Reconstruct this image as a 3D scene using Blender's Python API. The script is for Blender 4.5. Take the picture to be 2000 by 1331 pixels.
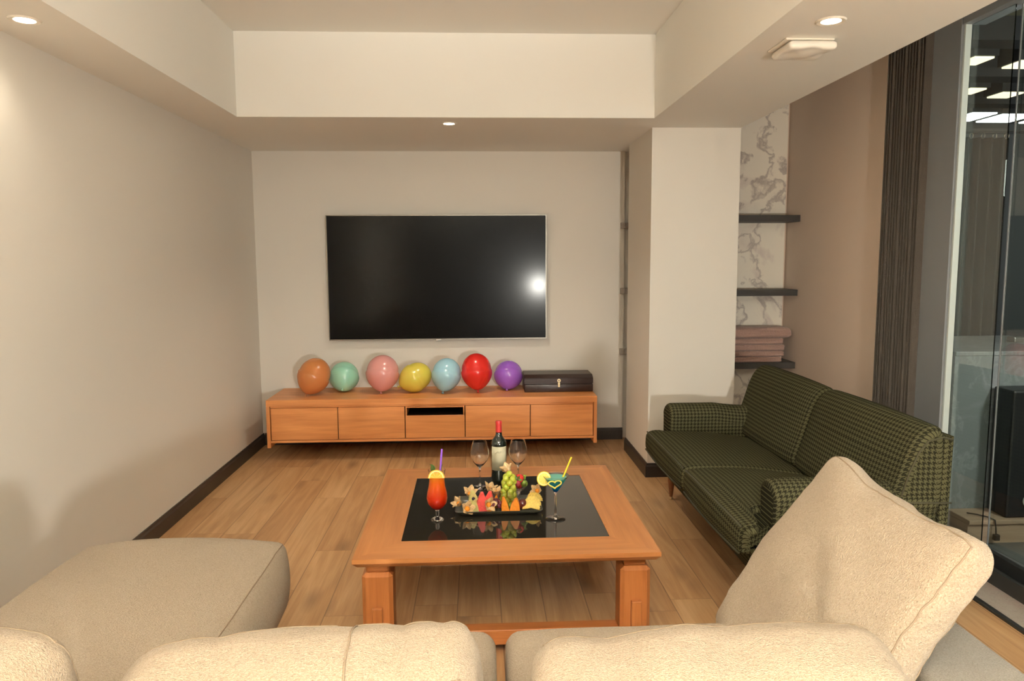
import bpy, bmesh, math, random
from mathutils import Vector, Matrix, noise
from math import sin, cos, pi, radians as rad
random.seed(7)
for o in list(bpy.data.objects): bpy.data.objects.remove(o)
S = bpy.context.scene
COL = S.collection

# ------------------------------------------------------------------ camera
cam = bpy.data.cameras.new('camera'); co = bpy.data.objects.new('camera', cam); COL.objects.link(co)
cam.sensor_width = 36; cam.lens = 1455.5 / 2000 * 36; cam.clip_start = .05
p_, y_, r_ = .1089, .0464, -.0053
R0 = Vector((cos(y_), -sin(y_), 0)); F0 = Vector((sin(y_), cos(y_), 0)); Zv = Vector((0, 0, 1))
Fw = cos(p_) * F0 - sin(p_) * Zv; U0 = sin(p_) * F0 + cos(p_) * Zv
Rt = cos(r_) * R0 + sin(r_) * U0; Up = -sin(r_) * R0 + cos(r_) * U0
M = Matrix((Rt, Up, -Fw)).transposed().to_4x4(); M.translation = (0, 0, 1.52)
co.matrix_world = M; S.camera = co

# ------------------------------------------------------------------ world, key lamps, exposure
W = bpy.data.worlds.new('world'); S.world = W; W.use_nodes = True
W.node_tree.nodes['Background'].inputs[0].default_value = (1.0, .88, .72, 1)
W.node_tree.nodes['Background'].inputs[1].default_value = .30
S.view_settings.view_transform = 'Standard'; S.view_settings.look = 'None'
S.view_settings.gamma = 1; S.view_settings.exposure = .38; S.view_settings.use_curve_mapping = False

def lamp(name, kind, loc, energy, color, target=None, **kw):
    l = bpy.data.lights.new(name, kind); l.energy = energy; l.color = color
    for k, v in kw.items(): setattr(l, k, v)
    o = bpy.data.objects.new(name, l); COL.objects.link(o); o.location = loc
    if target is not None: o.rotation_euler = (Vector(target) - Vector(loc)).to_track_quat('-Z', 'Y').to_euler()
    return o
# the photographer's low flash lamp, right of the camera, and a second head bounced off the ceiling
lamp('flash_lamp', 'POINT', (1.14, -1.6, 1.04), 345, (1, .97, .88), shadow_soft_size=.085)
lamp('bounce_flash', 'SPOT', (-.1, -.9, 1.75), 420, (1, .975, .89), (-.15, .6, 2.95), spot_size=rad(66), spot_blend=.7, shadow_soft_size=.15)
lamp('rear_bounce_fill', 'SPOT', (-.1, -2.0, 1.6), 4200, (1, .975, .89), (-.15, -1.5, 2.9), spot_size=rad(80), spot_blend=.6, shadow_soft_size=.15)  # extra spot added as fill, bounced off the ceiling behind the camera

# ------------------------------------------------------------------ node materials
def new_mat(name):
    m = bpy.data.materials.new(name); m.use_nodes = True
    nt = m.node_tree; return m, nt, nt.nodes['Principled BSDF']
def setp(b, **kw):
    al = dict(rough='Roughness', metal='Metallic', trans='Transmission Weight', ior='IOR', spec='Specular IOR Level',
              sss='Subsurface Weight', sheen='Sheen Weight', coat='Coat Weight', alpha='Alpha')
    for k, v in kw.items(): b.inputs[al[k]].default_value = v
def plain(name, col, rough=.5, bump=0, bscale=60, var=0, **kw):
    m, nt, b = new_mat(name)
    b.inputs['Base Color'].default_value = (*col, 1); setp(b, rough=rough, **kw)
    tc = nt.nodes.new('ShaderNodeTexCoord')
    n = nt.nodes.new('ShaderNodeTexNoise'); n.inputs['Scale'].default_value = bscale; n.inputs['Detail'].default_value = 4
    nt.links.new(tc.outputs['Object'], n.inputs['Vector'])
    if bump:
        bp = nt.nodes.new('ShaderNodeBump'); bp.inputs['Strength'].default_value = bump; bp.inputs['Distance'].default_value = .01
        nt.links.new(n.outputs['Fac'], bp.inputs['Height']); nt.links.new(bp.outputs[0], b.inputs['Normal'])
    if var:
        r = nt.nodes.new('ShaderNodeValToRGB')
        r.color_ramp.elements[0].position = .3; r.color_ramp.elements[1].position = .7
        r.color_ramp.elements[0].color = (*[c * (1 - var) for c in col], 1)
        r.color_ramp.elements[1].color = (*[min(1, c * (1 + var)) for c in col], 1)
        nt.links.new(n.outputs['Fac'], r.inputs['Fac']); nt.links.new(r.outputs[0], b.inputs['Base Color'])
    return m
def emit(name, col, e):
    m, nt, b = new_mat(name); b.inputs['Base Color'].default_value = (*col, 1)
    b.inputs['Emission Color'].default_value = (*col, 1); b.inputs['Emission Strength'].default_value = e; return m
def N(nt, t, **kw):
    n = nt.nodes.new(t)
    for k, v in kw.items(): setattr(n, k, v)
    return n
def mth(nt, op, a, b=None, c=None):
    n = nt.nodes.new('ShaderNodeMath'); n.operation = op
    for i, x in enumerate((a, b, c)):
        if x is None: continue
        if isinstance(x, (int, float)): n.inputs[i].default_value = x
        else: nt.links.new(x, n.inputs[i])
    return n.outputs[0]
def ramp(nt, fac, stops):
    r = nt.nodes.new('ShaderNodeValToRGB'); e = r.color_ramp.elements
    while len(e) < len(stops): e.new(.5)
    for i, (p, c) in enumerate(stops): e[i].position = p; e[i].color = (*c, 1)
    nt.links.new(fac, r.inputs['Fac']); return r.outputs[0]
def mixc(nt, fac, a, b, mode='MIX'):
    n = nt.nodes.new('ShaderNodeMix'); n.data_type = 'RGBA'; n.blend_type = mode
    for i, x in ((0, fac), (6, a), (7, b)):
        if isinstance(x, (int, float)): n.inputs[i].default_value = x
        elif isinstance(x, tuple): n.inputs[i].default_value = (*x, 1)
        else: nt.links.new(x, n.inputs[i])
    return n.outputs[2]

def wood(name, dark, light, rough=.4, scale=1.0, coord='UV'):
    """grain runs along U"""
    m, nt, b = new_mat(name)
    tc = N(nt, 'ShaderNodeTexCoord'); mp = N(nt, 'ShaderNodeMapping')
    mp.inputs['Scale'].default_value = (1.6 * scale, 22 * scale, 1)
    nt.links.new(tc.outputs[coord], mp.inputs[0])
    n1 = N(nt, 'ShaderNodeTexNoise'); n1.inputs['Scale'].default_value = 1; n1.inputs['Detail'].default_value = 6; n1.inputs['Distortion'].default_value = .6
    nt.links.new(mp.outputs[0], n1.inputs['Vector'])
    mp2 = N(nt, 'ShaderNodeMapping'); mp2.inputs['Scale'].default_value = (6 * scale, 260 * scale, 1); nt.links.new(tc.outputs[coord], mp2.inputs[0])
    n2 = N(nt, 'ShaderNodeTexNoise'); n2.inputs['Scale'].default_value = 1; n2.inputs['Detail'].default_value = 3
    nt.links.new(mp2.outputs[0], n2.inputs['Vector'])
    f = mth(nt, 'ADD', mth(nt, 'MULTIPLY', n1.outputs['Fac'], .75), mth(nt, 'MULTIPLY', n2.outputs['Fac'], .25))
    c = ramp(nt, f, [(.32, dark), (.68, light)])
    nt.links.new(c, b.inputs['Base Color']); setp(b, rough=rough)
    bp = N(nt, 'ShaderNodeBump'); bp.inputs['Strength'].default_value = .08; bp.inputs['Distance'].default_value = .002
    nt.links.new(n2.outputs['Fac'], bp.inputs['Height']); nt.links.new(bp.outputs[0], b.inputs['Normal'])
    return m

def floor_mat():
    m, nt, b = new_mat('oak_floor_planks')
    tc = N(nt, 'ShaderNodeTexCoord'); sp = N(nt, 'ShaderNodeSeparateXYZ'); nt.links.new(tc.outputs['Object'], sp.inputs[0])
    pw, pl = .19, 1.35
    px = mth(nt, 'DIVIDE', mth(nt, 'ADD', sp.outputs[0], 20.05), pw)
    ix = mth(nt, 'FLOOR', px); fx = mth(nt, 'FRACT', px)
    wn = N(nt, 'ShaderNodeTexWhiteNoise', noise_dimensions='1D'); nt.links.new(ix, wn.inputs['W'])
    py = mth(nt, 'ADD', mth(nt, 'DIVIDE', mth(nt, 'ADD', sp.outputs[1], 20), pl), mth(nt, 'MULTIPLY', wn.outputs['Value'], 5))
    iy = mth(nt, 'FLOOR', py); fy = mth(nt, 'FRACT', py)
    cb = N(nt, 'ShaderNodeCombineXYZ'); nt.links.new(ix, cb.inputs[0]); nt.links.new(iy, cb.inputs[1])
    w2 = N(nt, 'ShaderNodeTexWhiteNoise', noise_dimensions='2D'); nt.links.new(cb.outputs[0], w2.inputs['Vector'])
    off = N(nt, 'ShaderNodeVectorMath', operation='SCALE'); nt.links.new(w2.outputs['Color'], off.inputs[0]); off.inputs['Scale'].default_value = 30
    ad = N(nt, 'ShaderNodeVectorMath', operation='ADD'); nt.links.new(tc.outputs['Object'], ad.inputs[0]); nt.links.new(off.outputs[0], ad.inputs[1])
    mp = N(nt, 'ShaderNodeMapping'); mp.inputs['Scale'].default_value = (16, 1.1, 1); nt.links.new(ad.outputs[0], mp.inputs[0])
    n1 = N(nt, 'ShaderNodeTexNoise'); n1.inputs['Scale'].default_value = 1; n1.inputs['Detail'].default_value = 7; n1.inputs['Distortion'].default_value = 1.2
    nt.links.new(mp.outputs[0], n1.inputs['Vector'])
    mp3 = N(nt, 'ShaderNodeMapping'); mp3.inputs['Scale'].default_value = (180, 5, 1); nt.links.new(ad.outputs[0], mp3.inputs[0])
    n3 = N(nt, 'ShaderNodeTexNoise'); n3.inputs['Scale'].default_value = 1; n3.inputs['Detail'].default_value = 2; nt.links.new(mp3.outputs[0], n3.inputs['Vector'])
    # knots
    mp2 = N(nt, 'ShaderNodeMapping'); mp2.inputs['Scale'].default_value = (5, 1.7, 1); nt.links.new(ad.outputs[0], mp2.inputs[0])
    vo = N(nt, 'ShaderNodeTexVoronoi'); vo.inputs['Scale'].default_value = 1; nt.links.new(mp2.outputs[0], vo.inputs['Vector'])
    kn = ramp(nt, vo.outputs['Distance'], [(.02, (1, 1, 1)), (.26, (0, 0, 0))])
    f = mth(nt, 'ADD', mth(nt, 'MULTIPLY', n1.outputs['Fac'], .8), mth(nt, 'MULTIPLY', n3.outputs['Fac'], .2))
    base = ramp(nt, f, [(.28, (.36, .190, .080)), (.5, (.50, .285, .130)), (.72, (.62, .38, .19))])
    tint = mixc(nt, .16, base, w2.outputs['Value'], 'SOFT_LIGHT')
    k2 = mth(nt, 'MULTIPLY', kn, .55)
    c = mixc(nt, k2, tint, (.11, .055, .03))
    gx = mth(nt, 'MAXIMUM', mth(nt, 'LESS_THAN', fx, .012), mth(nt, 'GREATER_THAN', fx, .988))
    gy = mth(nt, 'LESS_THAN', fy, .002)
    g = mth(nt, 'MAXIMUM', gx, gy)
    c = mixc(nt, mth(nt, 'MULTIPLY', g, .55), c, (.08, .04, .02))
    nt.links.new(c, b.inputs['Base Color']); setp(b, rough=.42)
    bp = N(nt, 'ShaderNodeBump'); bp.inputs['Strength'].default_value = .1; bp.inputs['Distance'].default_value = .003
    nt.links.new(mth(nt, 'SUBTRACT', n3.outputs['Fac'], g), bp.inputs['Height']); nt.links.new(bp.outputs[0], b.inputs['Normal'])
    return m

def houndstooth(name, p=.0215):
    m, nt, b = new_mat(name)
    tc = N(nt, 'ShaderNodeTexCoord'); sp = N(nt, 'ShaderNodeSeparateXYZ'); nt.links.new(tc.outputs['UV'], sp.inputs[0])
    u = mth(nt, 'DIVIDE', sp.outputs[0], p); v = mth(nt, 'DIVIDE', sp.outputs[1], p)
    wu = mth(nt, 'LESS_THAN', mth(nt, 'FRACT', u), .5); wv = mth(nt, 'LESS_THAN', mth(nt, 'FRACT', v), .5)
    s = mth(nt, 'FRACT', mth(nt, 'MULTIPLY', mth(nt, 'ADD', u, v), 2.0))
    t = mth(nt, 'LESS_THAN', s, .5)
    f = mth(nt, 'ADD', mth(nt, 'MULTIPLY', t, wu), mth(nt, 'MULTIPLY', mth(nt, 'SUBTRACT', 1, t), wv))
    nz = N(nt, 'ShaderNodeTexNoise'); nz.inputs['Scale'].default_value = 900; nt.links.new(tc.outputs['UV'], nz.inputs['Vector'])
    light = ramp(nt, nz.outputs['Fac'], [(.3, (.066, .062, .030)), (.7, (.102, .095, .048))])
    dark = ramp(nt, nz.outputs['Fac'], [(.3, (.015, .014, .008)), (.7, (.025, .023, .014))])
    nt.links.new(mixc(nt, f, light, dark), b.inputs['Base Color']); setp(b, rough=1.0, sheen=0, spec=.04)
    bp = N(nt, 'ShaderNodeBump'); bp.inputs['Strength'].default_value = .4; bp.inputs['Distance'].default_value = .002
    nt.links.new(nz.outputs['Fac'], bp.inputs['Height']); nt.links.new(bp.outputs[0], b.inputs['Normal'])
    return m

def weave(name, c0, c1, scale=260, bump=.5):
    m, nt, b = new_mat(name)
    tc = N(nt, 'ShaderNodeTexCoord')
    mp = N(nt, 'ShaderNodeMapping'); mp.inputs['Scale'].default_value = (1, 1.8, 1.3); nt.links.new(tc.outputs['Object'], mp.inputs[0])
    n = N(nt, 'ShaderNodeTexNoise'); n.inputs['Scale'].default_value = scale; n.inputs['Detail'].default_value = 3; n.inputs['Distortion'].default_value = .8
    nt.links.new(mp.outputs[0], n.inputs['Vector'])
    v = N(nt, 'ShaderNodeTexVoronoi'); v.inputs['Scale'].default_value = scale * .9; nt.links.new(mp.outputs[0], v.inputs['Vector'])
    h = mth(nt, 'ADD', n.outputs['Fac'], mth(nt, 'MULTIPLY', v.outputs['Distance'], .4))
    nt.links.new(ramp(nt, n.outputs['Fac'], [(.35, c0), (.65, c1)]), b.inputs['Base Color']); setp(b, rough=.95, sheen=.2, spec=.15)
    bp = N(nt, 'ShaderNodeBump'); bp.inputs['Strength'].default_value = bump; bp.inputs['Distance'].default_value = .006
    nt.links.new(h, bp.inputs['Height']); nt.links.new(bp.outputs[0], b.inputs['Normal'])
    return m

def marble(name, base, vein, scale=2.2, amt=.8):
    m, nt, b = new_mat(name)
    tc = N(nt, 'ShaderNodeTexCoord')
    n0 = N(nt, 'ShaderNodeTexNoise'); n0.inputs['Scale'].default_value = scale; n0.inputs['Detail'].default_value = 8; nt.links.new(tc.outputs['Object'], n0.inputs['Vector'])
    mx = N(nt, 'ShaderNodeVectorMath', operation='MULTIPLY_ADD'); nt.links.new(n0.outputs['Color'], mx.inputs[0])
    mx.inputs[1].default_value = (.9, .9, .9); nt.links.new(tc.outputs['Object'], mx.inputs[2])
    n1 = N(nt, 'ShaderNodeTexNoise'); n1.inputs['Scale'].default_value = scale * 1.3; n1.inputs['Detail'].default_value = 6; nt.links.new(mx.outputs[0], n1.inputs['Vector'])
    d = mth(nt, 'ABSOLUTE', mth(nt, 'SUBTRACT', n1.outputs['Fac'], .5))
    vn = ramp(nt, d, [(.0, (1, 1, 1)), (.035, (0, 0, 0))])
    n2 = N(nt, 'ShaderNodeTexNoise'); n2.inputs['Scale'].default_value = scale * 1.1; n2.inputs['Detail'].default_value = 5; n2.inputs['Distortion'].default_value = 1.5
    nt.links.new(tc.outputs['Object'], n2.inputs['Vector'])
    cl = ramp(nt, n2.outputs['Fac'], [(.52, (0, 0, 0)), (.66, (1, 1, 1))])
    c = mixc(nt, mth(nt, 'MULTIPLY', cl, .55 * amt), base, (vein[0] * 1.5, vein[1] * 1.3, vein[2] * 1.5))
    c = mixc(nt, mth(nt, 'MULTIPLY', vn, amt), c, vein)
    nt.links.new(c, b.inputs['Base Color']); setp(b, rough=.3); return m

MAT = dict(
    wall=plain('warm_grey_wall_paint', (.74, .70, .63), .75, bump=.02, bscale=180),
    ceil=plain('white_ceiling_paint', (.80, .78, .72), .8, bump=.02, bscale=120),
    pink=plain('mauve_beige_wall_paint', (.72, .585, .48), .8, bump=.02, bscale=160),
    floor=floor_mat(),
    skirt=plain('dark_brown_skirting', (.030, .022, .017), .45, var=.15, bscale=12),
    oak=wood('orange_oak_veneer', (.56, .205, .060), (.80, .345, .118), .38),
    oakt=wood('orange_oak_tabletop', (.40, .150, .045), (.58, .245, .082), .38),
    oak2=wood('solid_oak_leg', (.36, .115, .028), (.55, .205, .060), .4, 1.5),
    black=plain('black_gloss_glass', (.022, .019, .014), .03, spec=.5, coat=.3),
    screen=plain('tv_screen_gloss', (.002, .0017, .0017), .25, spec=.08, coat=.16),
    blackp=plain('black_plastic', (.015, .015, .016), .4),
    slot=plain('dark_slot', (.02, .012, .008), .6),
    steel=plain('brushed_metal', (.55, .53, .50), .3, metal=1),
    brass=plain('pale_brass', (.75, .62, .38), .28, metal=1),
    shelf=plain('dark_shelf_laminate', (.035, .032, .028), .5, var=.1, bscale=8),
    shelfg=plain('grey_shelf_laminate', (.34, .30, .26), .5),
    frame=plain('grey_aluminium_frame', (.19, .20, .21), .45),
    pale=plain('pale_aluminium_edge', (.50, .55, .52), .35),
    track=plain('black_track', (.02, .021, .02), .4),
    marble=marble('cream_marble', (.86, .81, .70), (.26, .20, .19), 2.0, .62),
    stone=marble('grey_stone', (.22, .24, .24), (.42, .44, .43), 3.0, .35),
    stonet=marble('beige_threshold_stone', (.42, .36, .30), (.28, .2, .16), 9, .6),
    tile=plain('dark_terrace_tile', (.09, .10, .10), .35, var=.1, bscale=6),
    deck=wood('terrace_deck_wood', (.34, .23, .15), (.48, .35, .24), .7, 1.2),
    blind=plain('brown_pleated_blind', (.062, .050, .038), .8, bump=.3, bscale=300, var=.15),
    curt=plain('dark_grey_curtain', (.010, .013, .012), .85, var=.2, bscale=4),
    dark=plain('dark_terrace_wall', (.028, .032, .034), .8),
    beam=plain('terrace_beam', (.018, .02, .022), .6),
    olive=plain('terrace_soffit', (.085, .080, .045), .7),
    hound=houndstooth('green_houndstooth_tweed'),
    welt=plain('green_piping', (.05, .045, .02), .9),
    walnut=wood('walnut_leg', (.20, .07, .025), (.34, .13, .05), .35, 2),
    cream=weave('cream_boucle', (.375, .285, .190), (.515, .418, .302), 210, .9),
    creamw=plain('cream_seam', (.27, .20, .13), .9),
    greyc=weave('greige_weave', (.20, .175, .14), (.33, .29, .24), 300, .5),
    mauve=plain('mauve_blanket', (.36, .23, .19), .95, bump=.5, bscale=90, sheen=.3, var=.08),
    leather=plain('brown_leather_case', (.030, .014, .011), .38, bump=.15, bscale=40, var=.15),
    glass=plain('clear_glass', (1, 1, 1), .0, trans=1, ior=1.45),
    white=plain('white_plastic', (.80, .76, .68), .45),
    led=emit('downlight_led', (1, .90, .68), 14),
    bezel=plain('downlight_bezel', (.80, .74, .64), .4),
    panel=emit('terrace_light_white', (.86, .93, .90), 7),
    panely=emit('terrace_light_warm', (.95, .86, .58), 1.3),
    bottle=plain('dark_green_bottle', (.008, .012, .008), .06, coat=.5),
    capsule=plain('red_foil_capsule', (.55, .035, .03), .35),
    label=plain('cream_paper_label', (.62, .58, .40), .7, var=.06, bscale=30),
    ink=plain('grey_ink', (.30, .27, .17), .7),
    straw=plain('purple_straw', (.28, .10, .62), .4), strawy=plain('yellow_straw', (.85, .68, .03), .4),
    leaf=plain('mint_leaf', (.10, .20, .035), .5, var=.3, bscale=80),
    blue=plain('blue_cocktail', (.0, .20, .42), .1, trans=.25, ior=1.33),
    tray=plain('black_serving_tray', (.060, .060, .045), .28),
    ggrape=plain('green_grape', (.50, .55, .06), .22, sss=.25, var=.18, bscale=60, coat=.2),
    rgrape=plain('dark_red_grape', (.085, .010, .018), .22, var=.5, bscale=50, coat=.2),
    pgrape=plain('pink_grape', (.42, .045, .06), .18, coat=.3),
    stem=plain('green_stem', (.20, .20, .05), .6),
    husk=plain('physalis_husk', (.74, .52, .27), .7, var=.25, bscale=120, bump=.5),
    orangef=plain('orange_fruit_flesh', (.88, .30, .03), .35, var=.12, bscale=90),
    orangeb=plain('physalis_berry', (.90, .33, .03), .2),
    melon=plain('pale_melon_flesh', (.72, .66, .26), .35, var=.12, bscale=60),
    pinkf=plain('red_watermelon_flesh', (.83, .10, .085), .4, var=.15, bscale=110),
    pine=plain('pineapple_flesh', (.86, .62, .14), .4, var=.18, bscale=140, bump=.4),
    plum=plain('dark_plum', (.10, .018, .014), .25, coat=.2),
    berry=plain('blueberry', (.03, .028, .05), .4),
    strawb=plain('strawberry', (.70, .03, .025), .3, var=.25, bscale=220, bump=.5),
    kiwi=plain('green_kiwi_flesh', (.28, .42, .06), .4, var=.35, bscale=130),
    cable=plain('black_cable', (.012, .012, .012), .5),
    knob=plain('white_knob', (.75, .76, .72), .4),
)
# tinted window glass
m, nt, b = new_mat('window_glass'); b.inputs['Base Color'].default_value = (.86, .93, .89, 1); setp(b, rough=0.0, trans=1, ior=1.5); MAT['pane'] = m
MAT['screen'].node_tree.nodes['Principled BSDF'].inputs['Coat Roughness'].default_value = .12
# orange to red sunrise cocktail, coloured by its own layers
m, nt, b = new_mat('sunrise_cocktail'); tc = N(nt, 'ShaderNodeTexCoord'); sp = N(nt, 'ShaderNodeSeparateXYZ'); nt.links.new(tc.outputs['Object'], sp.inputs[0])
f = mth(nt, 'DIVIDE', mth(nt, 'SUBTRACT', sp.outputs[2], .05), .15)
nt.links.new(ramp(nt, f, [(.0, (.80, .012, .0)), (.35, (.95, .060, .008)), (.75, (1, .20, .01)), (1, (1, .42, .02))]), b.inputs['Base Color']); setp(b, rough=.15, sss=.2); MAT['sunrise'] = m
# blue cocktail with a green edge, also layered by height
m, nt, b = new_mat('blue_green_cocktail'); tc = N(nt, 'ShaderNodeTexCoord'); sp = N(nt, 'ShaderNodeSeparateXYZ'); nt.links.new(tc.outputs['Object'], sp.inputs[0])
f = mth(nt, 'DIVIDE', mth(nt, 'SUBTRACT', sp.outputs[2], .12), .065)
nt.links.new(ramp(nt, f, [(.0, (.0, .06, .30)), (.3, (.0, .30, .62)), (.8, (.06, .52, .46)), (1, (.16, .50, .40))]), b.inputs['Base Color']); setp(b, rough=.12); MAT['bluegreen'] = m
def slice_mat(name, rind, pith, flesh):
    m, nt, b = new_mat(name); tc = N(nt, 'ShaderNodeTexCoord'); sp = N(nt, 'ShaderNodeSeparateXYZ'); nt.links.new(tc.outputs['UV'], sp.inputs[0])
    r = mth(nt, 'SQRT', mth(nt, 'ADD', mth(nt, 'POWER', sp.outputs[0], 2), mth(nt, 'POWER', sp.outputs[1], 2)))
    a = mth(nt, 'ARCTAN2', sp.outputs[1], sp.outputs[0])
    seg = mth(nt, 'ABSOLUTE', mth(nt, 'SINE', mth(nt, 'MULTIPLY', a, 4.5)))
    line = mth(nt, 'LESS_THAN', seg, .13)
    c = mixc(nt, mth(nt, 'MULTIPLY', line, .7), flesh, pith)
    c = mixc(nt, mth(nt, 'GREATER_THAN', r, .78), c, pith); c = mixc(nt, mth(nt, 'GREATER_THAN', r, .9), c, rind)
    nt.links.new(c, b.inputs['Base Color']); setp(b, rough=.3); return m
MAT['orange_slice'] = slice_mat('orange_slice', (.9, .50, .03), (.92, .80, .38), (.93, .42, .03))
MAT['lemon_slice'] = slice_mat('lemon_slice', (.88, .66, .03), (.92, .85, .45), (.78, .62, .10))
def balloon_mat(name, col):
    return plain(name, col, .24, sss=.12, coat=.15)

# ------------------------------------------------------------------ mesh helpers
def box_uv(me, k=None):
    if me.uv_layers: return
    uv = me.uv_layers.new(name='UVMap')
    for p in me.polygons:
        n = p.normal; ax = max(range(3), key=lambda i: abs(n[i]))
        for li in p.loop_indices:
            c = me.vertices[me.loops[li].vertex_index].co
            if ax == 0: q = (c.y, c.z)
            elif ax == 1: q = (c.x, c.z)
            else: q = (c.x, c.y)
            if k == 'swap': q = (q[1], q[0])
            if k == 'x' and ax == 0: q = (c.y, c.z)
            if k == 'z' and ax != 2: q = (q[1], q[0])
            if k == 'y' and ax == 2: q = (c.y, c.x)
            uv.data[li].uv = q
def obj(name, bm, mat, parent=None, smooth=False, uv=None):
    me = bpy.data.meshes.new(name)
    if isinstance(bm, bpy.types.Mesh): me = bm
    else:
        bmesh.ops.recalc_face_normals(bm, faces=bm.faces); bm.to_mesh(me); bm.free()
    box_uv(me, uv)
    if smooth:
        for p in me.polygons: p.use_smooth = True
        if smooth != True: me.set_sharp_from_angle(angle=rad(smooth))
    me.materials.append(MAT[mat] if isinstance(mat, str) else mat)
    o = bpy.data.objects.new(name, me); COL.objects.link(o)
    if parent: o.parent = parent
    return o
def tag(o, label, cat, group=None):
    o['label'] = label; o['category'] = cat
    if group: o['group'] = group
    return o
def thing(name, label, cat, loc=(0, 0, 0), rz=0, group=None):
    o = bpy.data.objects.new(name, None); COL.objects.link(o); o.empty_display_size = .05
    o.location = loc; o.rotation_euler = (0, 0, rz); return tag(o, label, cat, group)
def struct(name, bm, mat, parent=None, **kw):
    o = obj(name, bm, mat, parent, **kw); o['kind'] = 'structure' ; return o
def copy_tree(o, parent=None):
    c = o.copy(); COL.objects.link(c)
    if parent: c.parent = parent
    for ch in list(o.children): copy_tree(ch, c)
    return c
def box(x0, x1, y0, y1, z0, z1, bev=0, seg=2, bm=None):
    t = bmesh.new(); r = bmesh.ops.create_cube(t, size=1)
    for v in t.verts: v.co = (x0 + (x1 - x0) * (v.co.x + .5), y0 + (y1 - y0) * (v.co.y + .5), z0 + (z1 - z0) * (v.co.z + .5))
    if bev: bmesh.ops.bevel(t, geom=t.edges[:], offset=bev, segments=seg, affect='EDGES', profile=.5)
    return join(bm, t)
def join(bm, t):
    if bm is None: return t
    me = bpy.data.meshes.new('tmp'); t.to_mesh(me); t.free(); bm.from_mesh(me); bpy.data.meshes.remove(me); return bm
def lathe(prof, n=40, bm=None, M4=None, close=False):
    t = bmesh.new(); rings = []
    for r, z in prof:
        rings.append([t.verts.new((0, 0, z))] if r < 1e-6 else [t.verts.new((r * cos(2 * pi * i / n), r * sin(2 * pi * i / n), z)) for i in range(n)])
    prs = list(zip(rings, rings[1:])) + ([(rings[-1], rings[0])] if close else [])
    for a, b in prs:
        for i in range(n):
            j = (i + 1) % n
            if len(a) == 1 and len(b) == 1: break
            if len(a) == 1: t.faces.new((a[0], b[j], b[i]))
            elif len(b) == 1: t.faces.new((a[i], a[j], b[0]))
            else: t.faces.new((a[i], a[j], b[j], b[i]))
    if M4: t.transform(M4)
    return join(bm, t)
def tube(pts, r, n=10, bm=None, cap=True):
    t = bmesh.new(); pts = [Vector(p) for p in pts]; rings = []
    rr = r if isinstance(r, (list, tuple)) else [r] * len(pts)
    ref = None
    for i, p in enumerate(pts):
        d = (pts[min(i + 1, len(pts) - 1)] - pts[max(i - 1, 0)]).normalized()
        if ref is None: ref = Vector((0, 0, 1)) if abs(d.z) < .9 else Vector((1, 0, 0))
        a = d.cross(ref).normalized(); b2 = a.cross(d).normalized(); ref = b2
        rings.append([t.verts.new(p + rr[i] * (cos(2 * pi * k / n) * a + sin(2 * pi * k / n) * b2)) for k in range(n)])
    for a, b2 in zip(rings, rings[1:]):
        for k in range(n): t.faces.new((a[k], a[(k + 1) % n], b2[(k + 1) % n], b2[k]))
    if cap: t.faces.new(rings[0]); t.faces.new(rings[-1][::-1])
    return join(bm, t)
def prism(poly, d0, d1, axis='Y', bm=None, bev=0, seg=2):
    """poly in the two other axes, extruded along axis from d0 to d1"""
    t = bmesh.new()
    def P(a, b2, d): return {'Y': (a, d, b2), 'X': (d, a, b2), 'Z': (a, b2, d)}[axis]
    v0 = [t.verts.new(P(a, b2, d0)) for a, b2 in poly]; v1 = [t.verts.new(P(a, b2, d1)) for a, b2 in poly]
    n = len(poly)
    for i in range(n): t.faces.new((v0[i], v0[(i + 1) % n], v1[(i + 1) % n], v1[i]))
    t.faces.new(v0); t.faces.new(v1[::-1])
    bmesh.ops.recalc_face_normals(t, faces=t.faces)
    if bev: bmesh.ops.bevel(t, geom=t.edges[:], offset=bev, segments=seg, affect='EDGES')
    return join(bm, t)
def sphere(c, r, bm=None, seg=16, sc=(1, 1, 1), rot=None):
    t = bmesh.new(); bmesh.ops.create_uvsphere(t, u_segments=seg, v_segments=seg // 2 + 2, radius=1)
    m4 = Matrix.Translation(c) @ (rot.to_matrix().to_4x4() if rot else Matrix()) @ Matrix.Diagonal((r * sc[0], r * sc[1], r * sc[2], 1))
    t.transform(m4); return join(bm, t)
def rounded_box(hx, hy, hz, r, n=18, f=None):
    """soft cushion block: rounded cube with dense grid, f deforms each vertex (local coords)"""
    t = bmesh.new(); bmesh.ops.create_cube(t, size=2)
    bmesh.ops.subdivide_edges(t, edges=t.edges[:], cuts=n, use_grid_fill=True)
    for v in t.verts:
        q = Vector((v.co.x, v.co.y, v.co.z))
        # push samples towards the rims so that the rounding is well sampled
        q = Vector([math.copysign(1 - (1 - abs(c)) ** 1.5, c) for c in q])
        P = Vector((q.x * hx, q.y * hy, q.z * hz))
        v.co = shell(P, hx, hy, hz, r, f)
    return t
def shell(P, hx, hy, hz, r, f=None):
    if True:
        inn = Vector((max(-hx + r, min(hx - r, P.x)), max(-hy + r, min(hy - r, P.y)), max(-hz + r, min(hz - r, P.z))))
        d = P - inn
        if d.length > 1e-9:
            # only shell part gets rounded
            k = max(abs(d.x), abs(d.y), abs(d.z)); d = d.normalized() * min(r, k if k > 0 else r)
            P = inn + d.normalized() * r * (k / r)
    return f(P) if f else P
def fract(a): return a - math.floor(a)

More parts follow.
